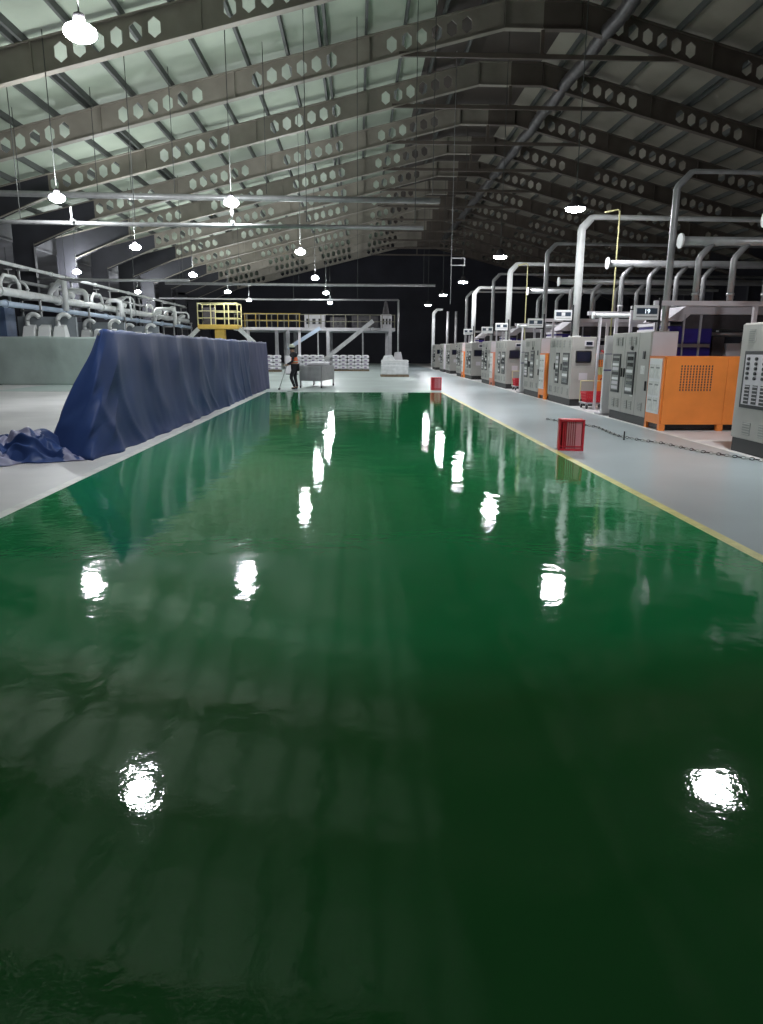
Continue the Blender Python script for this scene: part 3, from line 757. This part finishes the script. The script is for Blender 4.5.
# tall bent pipes
poles = [(6.82, 15.9, 5.31, .075, 'galv'), (6.6, 21.76, 5.4, .12, 'whitepipe'), (6.85, 26.5, 5.32, .085, 'galv'), (6.6, 31.64, 5.2, .12, 'whitepipe'), (6.75, 36.24, 5.25, .085, 'galv'), (6.6, 41.2, 5.0, .12, 'whitepipe'), (6.8, 45.3, 5.1, .085, 'galv'), (6.6, 63, 4.95, .14, 'whitepipe')]
for i, (x, y, z, r, mm) in enumerate(poles):
    base = 1.97 if i in (1, 3, 5) else 0
    nm = 'grey' if mm == 'galv' else 'white'
    goose('tall %s bent pipe rising by the machine row, %s from the viewer' % (nm, ORD[i]), x, y, z, base, r, M[mm], 14 if i < 7 else .5)
for i, (x, y, z) in enumerate([(7.6, 61.0, 4.7), (8.5, 62.5, 4.8)]):
    tag(MB().tube([(x, y, 0), (x, y, z)], .12, M['galv'], 10).tube([(x, y, 0), (x, y, .04)], .2, M['galv'], 10).build('standpipe'), 'plain upright pipe at the far end of the machine row, %s of two' % ('left' if i == 0 else 'right'), 'pipe', 'upright pipes at the far end')
for i, (x, y, z) in enumerate([(7.18, 20.3, 5.3), (7.2, 31.0, 5.1)]):
    t = thing('hooked_rod', 'thin pale yellow rod with a hooked top beside the white bent pipe, %s' % ('nearer' if i == 0 else 'farther'), 'rod', (x, y, 0), group='thin hooked rods')
    MB().tube([(0, 0, 0), (0, 0, z), (-.06, 0, z+.05), (-.42, 0, z-.03)], .022, M['yelthin'], 8).build('rod', t)
    MB().lathe([(.12, 0), (.12, .02), (.03, .03), (.03, .1)], M['galv']).build('foot', t)
# horizontal ducts with legs
for i, (y, z) in enumerate([(12.75, 3.83), (15.3, 3.83), (19.7, 3.88), (24.4, 3.83), (28.8, 3.86)]):
    X0 = 6.75 if i else 7.1
    near = [None, 0, None, 1, None][i]
    zl = 2.63
    bent_duct('grey horizontal duct with a round white end flange over the machines, %s' % ORD[i], X0, y, z, 7, (.42, 1.17, 1.92, 2.67) if i else (.8, 1.55, 2.3), zl+.006)
# lateral stand pipes that carry the duct legs
for i, y in enumerate([12.75, 15.3, 19.7, 24.4, 28.8]):
    t = thing('support_beam', 'pale support beam on posts under the legs of the %s overhead duct' % ORD[i], 'beam', (6.8 if i else 7.1, y, 0), group='beams under the overhead ducts')
    MB().box(-.5 if i else .65, 7.2, -.05, .05, 2.53, 2.63, M['cabpale']).build('beam', t)
    for x in (1.7 if i in (1, 3) else (.3 if i else 1.0), 6.9): MB().box(x-.04, x+.04, -.04, .04, 0 if i not in (1, 3) else 0, 2.53, M['cabpale']).build('post', t)
# feed pipes with a tan post, by the red baskets
for i, y in enumerate([19.25, 28.35]):
    t = thing('feed_pipe', 'white horizontal feed pipe on a pale post beside the red basket, %s' % ('nearer' if i == 0 else 'farther'), 'pipe', (6.55, y, 0), group='feed pipes')
    MB().tube([(-.25, 0, 2.5), (2.8, 0, 2.5)], .055, M['whitepipe'], 12).tube([(-.27, 0, 2.5), (-.2, 0, 2.5)], .085, M['whitepipe'], 12).build('pipe_run', t)
    MB().tube([(-.05, 0, 0), (-.05, 0, 2.5)], .04, M['cabpale'], 10).build('post', t)
    MB().tube([(.02, -.04, 1.6), (.22, -.06, 1.45), (.1, -.08, 1.2), (.25, -.05, 1.0), (.06, -.04, .8)], .025, M['redlamp'], 8).box(.0, .16, -.08, .04, .95, 1.15, M['yelthin']).box(.0, .14, -.08, .04, 1.35, 1.5, M['galv']).build('hose', t)
    p = thing('striped_panel', 'tall narrow white panel with a blue edge behind the red basket, %s' % ('nearer' if i == 0 else 'farther'), 'panel', (6.12, y-1.65, 0), group='tall white panels')
    MB().box(0, .28, 0, .08, .05, 1.95, M['white'], .01).box(0, .28, -.003, 0, 1.5, 1.515, M['machblue']).box(0, .28, -.003, 0, 1.1, 1.13, M['machblue']).build('panel', p)
    MB().box(.285, .42, .0, .25, .05, 1.92, M['machblue'], .01).build('edge', p)
    MB().box(-.05, .45, -.06, .32, 0, .05, M['machgrey']).build('base', p)
board('white display board with lit digits over the nearest guard cage', 5.86, 15.2, 2.23, '19')
board('small white display board on the pole above the second operator cabinet', 5.88, 21.5, 2.46)
board('small white display board above the second guard cage', 5.75, 24.3, 2.33)
board('small white display board above the third operator cabinet', 5.86, 30.6, 2.4)
board('small white display board above the third guard cage', 5.75, 33.4, 2.33)
board('small white display board above the fourth operator cabinet', 5.86, 39.8, 2.4)

# red baskets on low trolleys
def basket(t, w, d, h, m):
    bt = MB()
    tp = lambda k: 1+.14*k
    vs = []; 
    for z, k in ((0, 0), (h, 1)):
        for sx, sy in ((-1, -1), (1, -1), (1, 1), (-1, 1)): vs.append((sx*w/2*tp(k)/1.14, sy*d/2*tp(k)/1.14, z))
    o = len(bt.v)
    bt.raw(vs, [(0, 3, 2, 1)], m)
    for a in range(4):
        b = (a+1) % 4
        A, B, Cc, Dd = (Vector(vs[a]), Vector(vs[b]), Vector(vs[b+4]), Vector(vs[a+4]))
        n = 9
        for i in range(n+1):
            t0 = i/n; bt.bar(A.lerp(B, t0), Dd.lerp(Cc, t0), .018, .018, m, up=(.3, .2, .1))
        for zf in (.02, .35, .68): bt.bar(A.lerp(Dd, zf), B.lerp(Cc, zf), .016, .03, m)
    bt.build('basket_wall', t)
    rm = MB(); q = [Vector(p) for p in vs[4:]]
    for a in range(4): rm.bar(q[a], q[(a+1) % 4], .04, .05, m)
    rm.build('rim', t)
for i, y in enumerate([20.55-.85, 29.3-.6]):
    tr = thing('low_trolley', 'low grey trolley carrying a red basket between cabinets, %s' % ('nearer' if i == 0 else 'farther'), 'trolley', (6.62, y, 0), group='low trolleys')
    MB().box(-.32, .32, -.3, .3, .14, .18, M['machgrey'], .008).build('platform', tr)
    for sx in (-.26, .26):
        for sy in (-.24, .24): MB().tube([(sx-.02, sy, .06), (sx+.02, sy, .06)], .06, M['black'], 12).box(sx-.03, sx+.03, sy-.03, sy+.03, .08, .14, M['machgrey']).build('wheel', tr)
    MB().tube([(-.3, .28, .18), (-.3, .28, .75), (.3, .28, .75), (.3, .28, .18)], .018, M['yelthin'], 8).build('handle', tr)
    b = thing('red_basket', 'red plastic basket on the low trolley beside the operator cabinet, %s' % ('nearer' if i == 0 else 'farther'), 'basket', (6.62, y-.02, .182), group='red baskets on trolleys')
    basket(b, .58, .48, .26, M['red'])

# red crates standing on end at the floor edge
def crate(label, loc, rz):
    t = thing('red_crate', label, 'crate', loc, rz, group='red crates on end')
    w, d, h = .38, .30, .50
    r = M['red']
    # closed base of the crate faces back; the sides are slatted; open mouth faces front
    MB().box(-w/2, w/2, d/2-.015, d/2, 0, h, r).build('crate_base', t)
    for s in (-1, 1):
        mb = MB(); x = s*(w/2-.008)
        mb.box(x-.008, x+.008, -d/2, d/2, 0, .03, r).box(x-.008, x+.008, -d/2, d/2, h-.03, h, r)
        mb.box(x-.006, x+.006, -d/2, d/2, .03, h-.03, r)
        mb.build('side_wall', t)
    for z in (0, h-.016):
        MB().box(-w/2, w/2, -d/2, d/2, z, z+.016, r).build('side_wall', t)
    mb = MB()
    mb.box(-w/2-.012, w/2+.012, -d/2-.012, -d/2+.02, 0, .03, r).box(-w/2-.012, w/2+.012, -d/2-.012, -d/2+.02, h-.03, h+.006, r)
    mb.box(-w/2-.012, -w/2+.022, -d/2-.012, -d/2+.02, 0, h, r).box(w/2-.022, w/2+.012, -d/2-.012, -d/2+.02, 0, h, r)
    mb.build('rim', t)
    mb = MB()
    for i in range(6):
        x = -w/2+.05+i*.034
        mb.box(x, x+.02, -d/2-.006, -d/2+.012, .02, h-.02, M['redin'] if i > 1 else r)
    mb.box(w/2-.125, w/2-.03, -d/2-.004, -d/2+.012, .02, h-.02, M['redin'])
    mb.box(-w/2+.02, w/2-.02, -d/2-.009, -d/2+.008, .06, .08, r)
    mb.build('ribs', t)
    return t
crate('red plastic crate standing on end at the yellow floor line in the foreground', (3.475, 11.35, .004), math.radians(-10))
crate('small red crate standing on end at the far right corner of the green floor', (3.12, 28.4, .004), math.radians(4))

# barrier chain on the aisle floor
def chain():
    P = [(4.42, 16.35), (4.62, 15.7), (5.04, 14.65), (4.95, 13.5), (4.93, 13.05), (5.08, 12.5), (5.3, 12.05), (5.5, 11.0), (5.8, 10.4), (6.02, 10.0)]
    t = thing('barrier_chain', 'black and yellow plastic barrier chain lying on the grey aisle beside the machines', 'chain', (0, 0, .003))
    L = [0]
    for a, b in zip(P, P[1:]): L.append(L[-1]+math.dist(a, b))
    n = 96
    for i in range(n):
        s = (i+.5)/n; p = path_at(P, s); q = path_at(P, min(1, s+.01)) if s < .99 else p
        r = path_at(P, max(0, s-.01)); d = Vector((q[0]-r[0], q[1]-r[1], 0)).normalized(); nrm = Vector((-d.y, d.x, 0)) if i % 2 else Vector((-d.y*.5, d.x*.5, .75)).normalized()
        c = Vector((p[0], p[1], .022)); a = L[-1]/n*.62
        pts = [c+d*(a*math.cos(k*PI/5))+nrm*(.02*math.sin(k*PI/5)) for k in range(11)]
        m = M['black'] if (i//2) % 2 == 0 else M['chainpale']
        MB().tube(pts, .007, m, 6, cap=False).build('link', t)
    return t
chain()
tag(MB().lathe([(.02, 0), (.018, .012), (.014, .03), (.012, .14), (.018, .15), (.001, .16)], M['black'], (4.86, 12.62, .003)).build('chain_peg'), 'small black peg standing on the aisle beside the chain', 'peg')

# ------------------------------------------------------------------ far end: mezzanine, yellow platform, stacks
mz = thing('mezzanine', 'pale steel mezzanine with railing and sloping stairs at the far end of the hall', 'mezzanine', (0, 58, 0))
MB().box(-9.9, 3.0, 0, 7, 3.0, 3.24, M['machgrey']).build('deck', mz)
for x in (-6.5, -5.6, -2.4, 2.6):
    for y in (.15, 6.8): MB().box(x-.13, x+.13, y-.13, y+.13, 0, 3.0, M['machgrey']).build('post', mz)
for x in (-3.2, .4): MB().box(x-.05, x+.05, .1, .2, 0, 3.0, M['galv']).build('post', mz)
rl = MB()
for i in range(14):
    x = -9.8+i*.98
    rl.box(x-.03, x+.03, .02, .08, 3.24, 4.25, M['railgrey'])
for z in (3.7, 4.22): rl.box(-9.85, 3.0, .02, .08, z, z+.05, M['railgrey'])
rl.build('railing', mz)
st = MB(); st.bar((1.2, -.4, 3.75), (-2.9, -.4, .55), .12, .3, M['galv']); st.bar((1.2, -1.3, 3.75), (-2.9, -1.3, .55), .12, .3, M['galv'])
for i in range(14):
    t_ = i/13; st.box(lerp(.9, -2.8, t_)-.12, lerp(.9, -2.8, t_)+.12, -1.3, -.4, lerp(3.45, .55, t_), lerp(3.45, .55, t_)+.04, M['galv'])
st.box(-2.95, -2.8, -1.36, -.34, 0, .6, M['galv']).box(1.1, 1.25, -1.36, 0, 3.0, 3.24, M['galv'])
st.build('staircase', mz)
s2 = MB(); s2.bar((-3.0, -.25, 3.2), (-5.6, -.25, 1.6), .1, .28, M['bluepipe']); s2.build('brace', mz)
for i, (x, w, h, m) in enumerate([(-4.4, 1.7, 1.1, 'machgrey'), (-2.3, 1.4, .9, 'machdark'), (-.5, 2.2, 1.0, 'machdark'), (1.9, .9, 1.15, 'machgrey')]):
    t = thing('process_tank', ['pale boxy unit with dark ports', 'low dark boxy unit', 'wide dark boxy unit', 'grey boxy unit with a conical stack'][i]+' standing on the far mezzanine behind the railing', 'equipment', (x, 60, 3.24), group='equipment on the mezzanine')
    MB().box(0, w, 0, 1.5, 0, h, M[m], .05).build('body', t)
    mb = MB()
    for q in range(3): mb.box(.15+q*w/3.4, .15+q*w/3.4+w*.16, -.02, 0, h*.3, h*.7, M['black'])
    mb.build('port_panel', t)
    if i == 3: MB().lathe([(.3, h), (.28, h+.1), (.1, h+1.1), (.1, h+1.2)], M['machdark'], (w*.5, .7, 0)).build('stack', t)
# far lamps' small stubs are covered by the lamp rows; yellow platform
yp = thing('lift_platform', 'yellow caged lift platform on a yellow column behind the blue barrier', 'platform', (-10.35, 54, 0))
MB().box(-.35, .35, .5, 1.2, 0, 3.0, M['yellow']).box(-.7, .7, .2, 1.5, 0, .12, M['yellow']).build('column', yp)
MB().box(-1.5, 1.5, 0, 1.8, 3.0, 3.3, M['yellow'], .02).build('deck', yp)
mb = MB()
for x in (-1.46, -.5, .5, 1.46):
    for y in (.04, 1.76): mb.box(x-.032, x+.032, y-.03, y+.03, 3.3, 4.85, M['yelthin'])
for z in (3.75, 4.25, 4.8):
    for y in (.04, 1.76): mb.box(-1.5, 1.5, y-.03, y+.03, z, z+.05, M['yelthin'])
    for x in (-1.46, 1.46): mb.box(x-.03, x+.03, 0, 1.8, z, z+.05, M['yelthin'])
mb.build('railing', yp)
MB().box(-1.25, -.45, .7, 1.4, 3.3, 4.55, M['machdark'], .04).build('control_box', yp)
for g in (-1, 1): MB().bar((g*1.5, .3, 3.0), (g*2.6, .3, 2.0), .1, .3, M['whitepipe']).bar((g*2.6, .3, 2.08), (g*2.6, .3, 0), .1, .1, M['whitepipe'], up=(0, 1, 0)).build('brace', yp)
tb_ = thing('walkway', 'yellow railed walkway joining the lift platform to the mezzanine', 'walkway', (-8.8, 56.4, 0))
MB().box(0, 4.4, 0, 1.2, 3.0, 3.2, M['cabpale']).build('deck', tb_)
mb = MB()
for i in range(6): mb.box(.05+i*.84, .10+i*.84, 0, .05, 3.2, 4.25, M['yeldull'])
for z in (3.7, 4.2): mb.box(0, 4.35, 0, .05, z, z+.05, M['yeldull'])
mb.build('railing', tb_)
for x in (.2, 4.2): MB().box(x-.1, x+.1, .5, .7, 0, 3.0, M['cabpale']).build('post', tb_)

# sacks on pallets
def sackmesh():
    mb = MB(); bm = bmesh.new(); bmesh.ops.create_cube(bm, size=1); bmesh.ops.subdivide_edges(bm, edges=bm.edges[:], cuts=4, use_grid_fill=True)
    bm.verts.index_update()
    vs = []
    for v in bm.verts:
        p = v.co*2; x, y, z = p
        e = 1-.30*(abs(x)**4); f = 1-.25*(abs(y)**4)
        vs.append((x*.255*(1-.05*z*z), y*.36*(1-.05*z*z), .13+z*.128*min(e, f)))
    mb.raw(vs, [[v.index for v in f.verts] for f in bm.faces], M['sack'], True); bm.free()
    mb.box(-.09, .09, -.366, -.352, .075, .17, M['sackink'])
    return mb
sk = sackmesh().build('white_sack'); tag(sk, '', 'sack', 'white sacks stacked on pallets')
first = True
def pallet(label, x0, x1, y):
    t = thing('pallet', label, 'pallet', (0, y, 0), group='wooden pallets')
    mb = MB(); n = int((x1-x0)/.14)
    for i in range(n): mb.box(x0+i*(x1-x0)/n, x0+(i+.75)*(x1-x0)/n, -.45, .45, .1, .125, M['wood'])
    mb.build('deck_boards', t)
    for yy in (-.42, 0, .36): MB().box(x0, x1, yy, yy+.06, 0, .1, M['wood']).build('bearer', t)
stacks = [('right stack beyond the cart', -1.6, 5, 52.8, 4), ('middle stack beside the person', -4.35, 4, 52.8, 4), ('left stack beside the blue barrier end', -6.2, 2, 50.5, 4)]
rown = ['bottom', 'second', 'third', 'top']
coln = ['first', 'second', 'third', 'fourth', 'fifth']
for nm, xs_, nc, y, nr in stacks:
    pallet('flat wooden pallet under the sacks of the '+nm, xs_-.28, xs_+.54*(nc-1)+.28, y)
    for cidx in range(nc):
        for r in range(nr):
            o = sk if first else sk.copy()
            if not first: COL.objects.link(o)
            first = False
            o.location = (xs_+cidx*.54+random.uniform(-.012, .012), y+random.uniform(-.02, .02), .127+r*.258)
            o['label'] = 'white sack, %s row, %s from left, %s' % (rown[r], coln[cidx], nm)
gc = thing('steel_locker', 'pale grey two-part steel locker standing behind the person', 'locker', (-4.55, 45, 0))
MB().box(0, .8, 0, .5, .06, 1.15, M['cabpale'], .01).build('body', gc)
MB().box(.03, .77, .03, .47, 0, .06, M['plinth']).build('plinth', gc)
for i in range(2): MB().box(.02, .78, -.015, 0, .1+i*.53, .6+i*.53, M['cabpale'], .006).box(.68, .72, -.03, -.015, .3+i*.53, .42+i*.53, M['black']).build('door', gc)

# wrapped pallet load
wp = thing('wrapped_load', 'white stretch-wrapped pallet load standing on the pale floor at the far right', 'pallet load', (1.35, 41.9, 0))
mb = MB()
for i in range(10): mb.box(i*.17, i*.17+.13, 0, 1.1, .1, .125, M['wood'])
for yy in (0, .5, 1.04): mb.box(0, 1.66, yy, yy+.06, 0, .1, M['wood'])
mb.build('pallet', wp)
MB().box(.04, 1.62, .02, 1.08, .125, .98, M['wrap'], .05).build('wrapped_block', wp)
mb = MB()
for z0, z1 in ((.8, .88), (.68, .62), (.9, .94)): mb.bar((.03, .012, z0), (1.63, .012, z1), .012, .035, M['white'])
mb.build('tape_band', wp)
MB().raw([(.1, .15, .97), (.85, .15, .97), (.85, .9, .97), (.1, .9, .97), (.2, .3, 1.22), (.65, .3, 1.26), (.7, .8, 1.25), (.2, .8, 1.2)], [(0, 1, 5, 4), (1, 2, 6, 5), (2, 3, 7, 6), (3, 0, 4, 7), (4, 5, 6, 7)], M['wrap']).raw([(.75, .4, .97), (1.3, .4, .97), (1.3, 1.0, .97), (.75, 1.0, .97), (.85, .5, 1.42), (1.2, .5, 1.44), (1.2, .9, 1.4), (.85, .9, 1.4)], [(0, 1, 5, 4), (1, 2, 6, 5), (2, 3, 7, 6), (3, 0, 4, 7), (4, 5, 6, 7)], M['machgrey']).build('loose_cover', wp)

# cart
ct = thing('box_cart', 'grey sheet-metal box cart on four legs standing beside the person', 'cart', (-2.42, 29.6, 0), math.radians(-11))
W, Lc = .95, 2.3
skew = .0
MB().box(0, W, 0, .03, .3, .86, M['galv']).box(0, W, Lc-.03, Lc, .3, .86, M['galv']).box(0, .03, 0, Lc, .3, .86, M['galv']).box(W-.03, W, 0, Lc, .3, .86, M['galv']).box(0, W, 0, Lc, .3, .33, M['galv']).build('box', ct)
for x in (.03, W-.03):
    for y in (.05, Lc-.05): MB().box(x-.03, x+.03, y-.03, y+.03, .1, .9, M['machgrey']).tube([(x-.025, y, .055), (x+.025, y, .055)], .055, M['black'], 12).box(x-.035, x+.035, y-.02, y+.02, .05, .11, M['machgrey']).build('leg', ct)
MB().box(.0, W, .0, .05, .86, .9, M['machgrey']).box(0, W, Lc-.05, Lc, .86, .9, M['machgrey']).box(0, .05, 0, Lc, .86, .9, M['machgrey']).box(W-.05, W, 0, Lc, .86, .9, M['machgrey']).build('rim', ct)
MB().tube([(.1, Lc, .85), (.1, Lc+.15, 1.02), (W-.1, Lc+.15, 1.02), (W-.1, Lc, .85)], .018, M['galv'], 8).build('push_handle', ct)
sb = sk.copy(); COL.objects.link(sb); sb.location = (-1.68, 30.8, .9); sb.rotation_euler = (0, 0, 1.45); sb['label'] = 'flattened white sack lying across the rim of the grey cart'; sb.scale = (1.0, 1.25, .6)
sb['group'] = 'sack on the cart'

# ------------------------------------------------------------------ the person
def skin(name, nodes, edges, m, parent, lv=2):
    me = bpy.data.meshes.new(name); me.from_pydata([n[0] for n in nodes], edges, [])
    o = bpy.data.objects.new(name, me); COL.objects.link(o)
    sm = o.modifiers.new('skin', 'SKIN'); sm.use_smooth_shade = True
    for i, n in enumerate(nodes):
        r = n[1]; me.skin_vertices[0].data[i].radius = r if isinstance(r, tuple) else (r, r)
    me.skin_vertices[0].data[0].use_root = True
    o.modifiers.new('sub', 'SUBSURF').levels = lv; o.modifiers['sub'].render_levels = lv
    bpy.context.view_layer.update()
    em = bpy.data.meshes.new_from_object(o.evaluated_get(bpy.context.evaluated_depsgraph_get()))
    bpy.data.objects.remove(o)
    em.materials.clear(); em.materials.append(m)
    for p in em.polygons: p.use_smooth = True
    q = bpy.data.objects.new(name, em); COL.objects.link(q); q.parent = parent
    return q
pr = thing('person', 'person in orange vest and pale cap walking left beside the cart with a squeegee', 'person', (-2.5, 28.6, .005), PI)
J = dict(pel=(0, 0, .93), sp=(.02, 0, 1.1), ch=(.05, 0, 1.3), nk=(.07, 0, 1.45), hd=(.11, 0, 1.55), ht=(.12, 0, 1.63),
         hl=(0, .1, .88), kl=(.17, .11, .48), al=(.02, .11, .08), tl=(.17, .12, .04), hr=(0, -.1, .88), kr=(.02, -.1, .47), ar=(-.06, -.1, .08), tr=(.09, -.11, .035),
         sl=(.05, .18, 1.36), el=(.08, .25, 1.1), wl=(.3, .2, .98), pl=(.37, .19, .96), sr=(.05, -.18, 1.36), er=(.06, -.25, 1.1), wr=(.27, -.19, .95), prr=(.34, -.18, .93))
R = dict(pel=.13, sp=.12, ch=(.15, .11), nk=.055, hd=.085, ht=.075, hl=.09, kl=.062, al=.042, tl=.035, hr=.09, kr=.062, ar=.042, tr=.035, sl=.055, el=.042, wl=.03, pl=.032, sr=.055, er=.042, wr=.03, prr=.032)
E_ = [('pel', 'sp'), ('sp', 'ch'), ('ch', 'nk'), ('nk', 'hd'), ('hd', 'ht'), ('pel', 'hl'), ('hl', 'kl'), ('kl', 'al'), ('al', 'tl'), ('pel', 'hr'), ('hr', 'kr'), ('kr', 'ar'), ('ar', 'tr'), ('ch', 'sl'), ('sl', 'el'), ('el', 'wl'), ('wl', 'pl'), ('ch', 'sr'), ('sr', 'er'), ('er', 'wr'), ('wr', 'prr')]
keys = list(J); nodes = [(J[k], R[k]) for k in keys]; edges = [(keys.index(a), keys.index(b)) for a, b in E_]
# fingers and thumb
for h, s in (('pl', 1), ('prr', -1)):
    b = Vector(J[h]); ib = keys.index(h)
    for q, (dy, ln) in enumerate(((-.024, .062), (-.008, .07), (.008, .066), (.024, .052))):
        i0 = len(nodes)
        nodes += [((b.x+.045, b.y+dy, b.z), .009), ((b.x+.045+ln*.5, b.y+dy, b.z-.012), .0085), ((b.x+.04+ln*.6, b.y+dy, b.z-.05), .008)]
        edges += [(ib, i0), (i0, i0+1), (i0+1, i0+2)]
    i0 = len(nodes); nodes += [((b.x+.01, b.y-.035*s, b.z-.012), .01), ((b.x+.045, b.y-.045*s, b.z-.04), .009)]; edges += [(ib, i0), (i0, i0+1)]
skin('body', nodes, edges, M['skin'], pr)
def sub(ks, es, scale, m, name, over={}):
    nn = [(over.get(k, J[k]), tuple(v*scale for v in (R[k] if isinstance(R[k], tuple) else (R[k], R[k])))) for k in ks]
    return skin(name, nn, [(ks.index(a), ks.index(b)) for a, b in es], m, pr)
sub(['pel', 'hl', 'kl', 'al', 'hr', 'kr', 'ar'], [('pel', 'hl'), ('hl', 'kl'), ('kl', 'al'), ('pel', 'hr'), ('hr', 'kr'), ('kr', 'ar')], 1.22, M['cloth'], 'trousers')
sub(['ch', 'sl', 'el', 'wl', 'sr', 'er', 'wr'], [('ch', 'sl'), ('sl', 'el'), ('el', 'wl'), ('ch', 'sr'), ('sr', 'er'), ('er', 'wr')], 1.22, M['cloth'], 'shirt')
vst = sub(['pel', 'sp', 'ch'], [('pel', 'sp'), ('sp', 'ch')], 1.26, M['vest'], 'vest', over={'pel': (0, 0, .98), 'ch': (.05, 0, 1.34)})
mb = MB()
mb.lathe([(.178, 0), (.18, .035)], M['reflect'], (.022, 0, 1.08), 20)
mb.build('reflective_band', vst)
for a, tkey in (('al', 'tl'), ('ar', 'tr')):
    skin('shoe', [(Vector(J[a])+Vector((-.03, 0, -.035)), .048), (Vector(J[a])+Vector((.06, 0, -.03)), .05), (Vector(J[tkey])+Vector((0, 0, .008)), .042)], [(0, 1), (1, 2)], M['cloth'], pr, 2)
mb = MB(); hc = Vector((.115, 0, 1.61))
mb.lathe([(.125, .03), (.122, .07), (.10, .12), (.06, .15), (.001, .16)], M['hat'], hc, 18); mb.raw([hc+Vector((.08, -.09, .03)), hc+Vector((.2, -.06, .015)), hc+Vector((.2, .06, .015)), hc+Vector((.08, .09, .03)), hc+Vector((.08, -.09, .045)), hc+Vector((.2, -.06, .03)), hc+Vector((.2, .06, .03)), hc+Vector((.08, .09, .045))], [(0, 1, 2, 3), (7, 6, 5, 4), (0, 4, 5, 1), (1, 5, 6, 2), (2, 6, 7, 3), (3, 7, 4, 0)], M['hat'])
mb.build('cap', pr)
MB().lathe([(.10, -.04), (.112, .0), (.11, .05), (.09, .09)], M['hair'], (.1, 0, 1.6), 16).build('hair', pr)
mb = MB()
for s in (-1, 1): mb.tube([(.185, s*.033, 1.595), (.198, s*.033, 1.595)], .011, M['cloth'], 8)
mb.build('eyes', pr)
MB().tube([(.19, 0, 1.585), (.215, 0, 1.56), (.19, 0, 1.55)], [.008, .016, .01], M['skin'], 8).build('nose', pr)
MB().box(.186, .194, -.022, .022, 1.522, 1.53, M['redlamp']).build('mouth', pr)
for s in (-1, 1): MB().box(.09, .13, s*.088-.008, s*.088+.008, 1.55, 1.61, M['skin'], .006).build('ear', pr)
sq = thing('floor_squeegee', 'long-handled floor squeegee held by the person in the orange vest', 'tool', (-2.5, 28.6, .005), PI)
MB().tube([(.36, -.14, 1.0), (.40, .14, .98)], .001, M['galv'], 6) 
MB().tube([(.28, .17, 1.05), (.62, .2, .06)], .013, M['galv'], 8).build('handle', sq)
MB().box(.6, .65, .0, .4, .0, .06, M['black']).build('blade', sq)

# ------------------------------------------------------------------ world, camera, colour
w = bpy.data.worlds.new('world'); SC.world = w; w.use_nodes = True
w.node_tree.nodes['Background'].inputs[0].default_value = (.5, .55, .7, 1); w.node_tree.nodes['Background'].inputs[1].default_value = .004
f = 700.0
p = math.atan((512-349)/f); a = math.atan((381.5-357)*math.cos(p)/f); roll = math.radians(.3)
fw = Vector((math.sin(a)*math.cos(p), math.cos(a)*math.cos(p), -math.sin(p))); r = Vector((math.cos(a), -math.sin(a), 0)); u = r.cross(fw)
r2 = r*math.cos(roll)+u*math.sin(roll); u2 = -r*math.sin(roll)+u*math.cos(roll)
cam = bpy.data.cameras.new('camera'); co = bpy.data.objects.new('camera', cam); COL.objects.link(co)
mt = Matrix((( r2.x, u2.x, -fw.x, 0), (r2.y, u2.y, -fw.y, 0), (r2.z, u2.z, -fw.z, 1.6), (0, 0, 0, 1)))
co.matrix_world = mt
cam.sensor_fit = 'HORIZONTAL'; cam.sensor_width = 36; cam.lens = f/763*36; cam.clip_end = 300
SC.camera = co
SC.view_settings.view_transform = 'Standard'; SC.view_settings.look = 'None'; SC.view_settings.gamma = 1; SC.view_settings.use_curve_mapping = False
SC.view_settings.exposure = 0.0
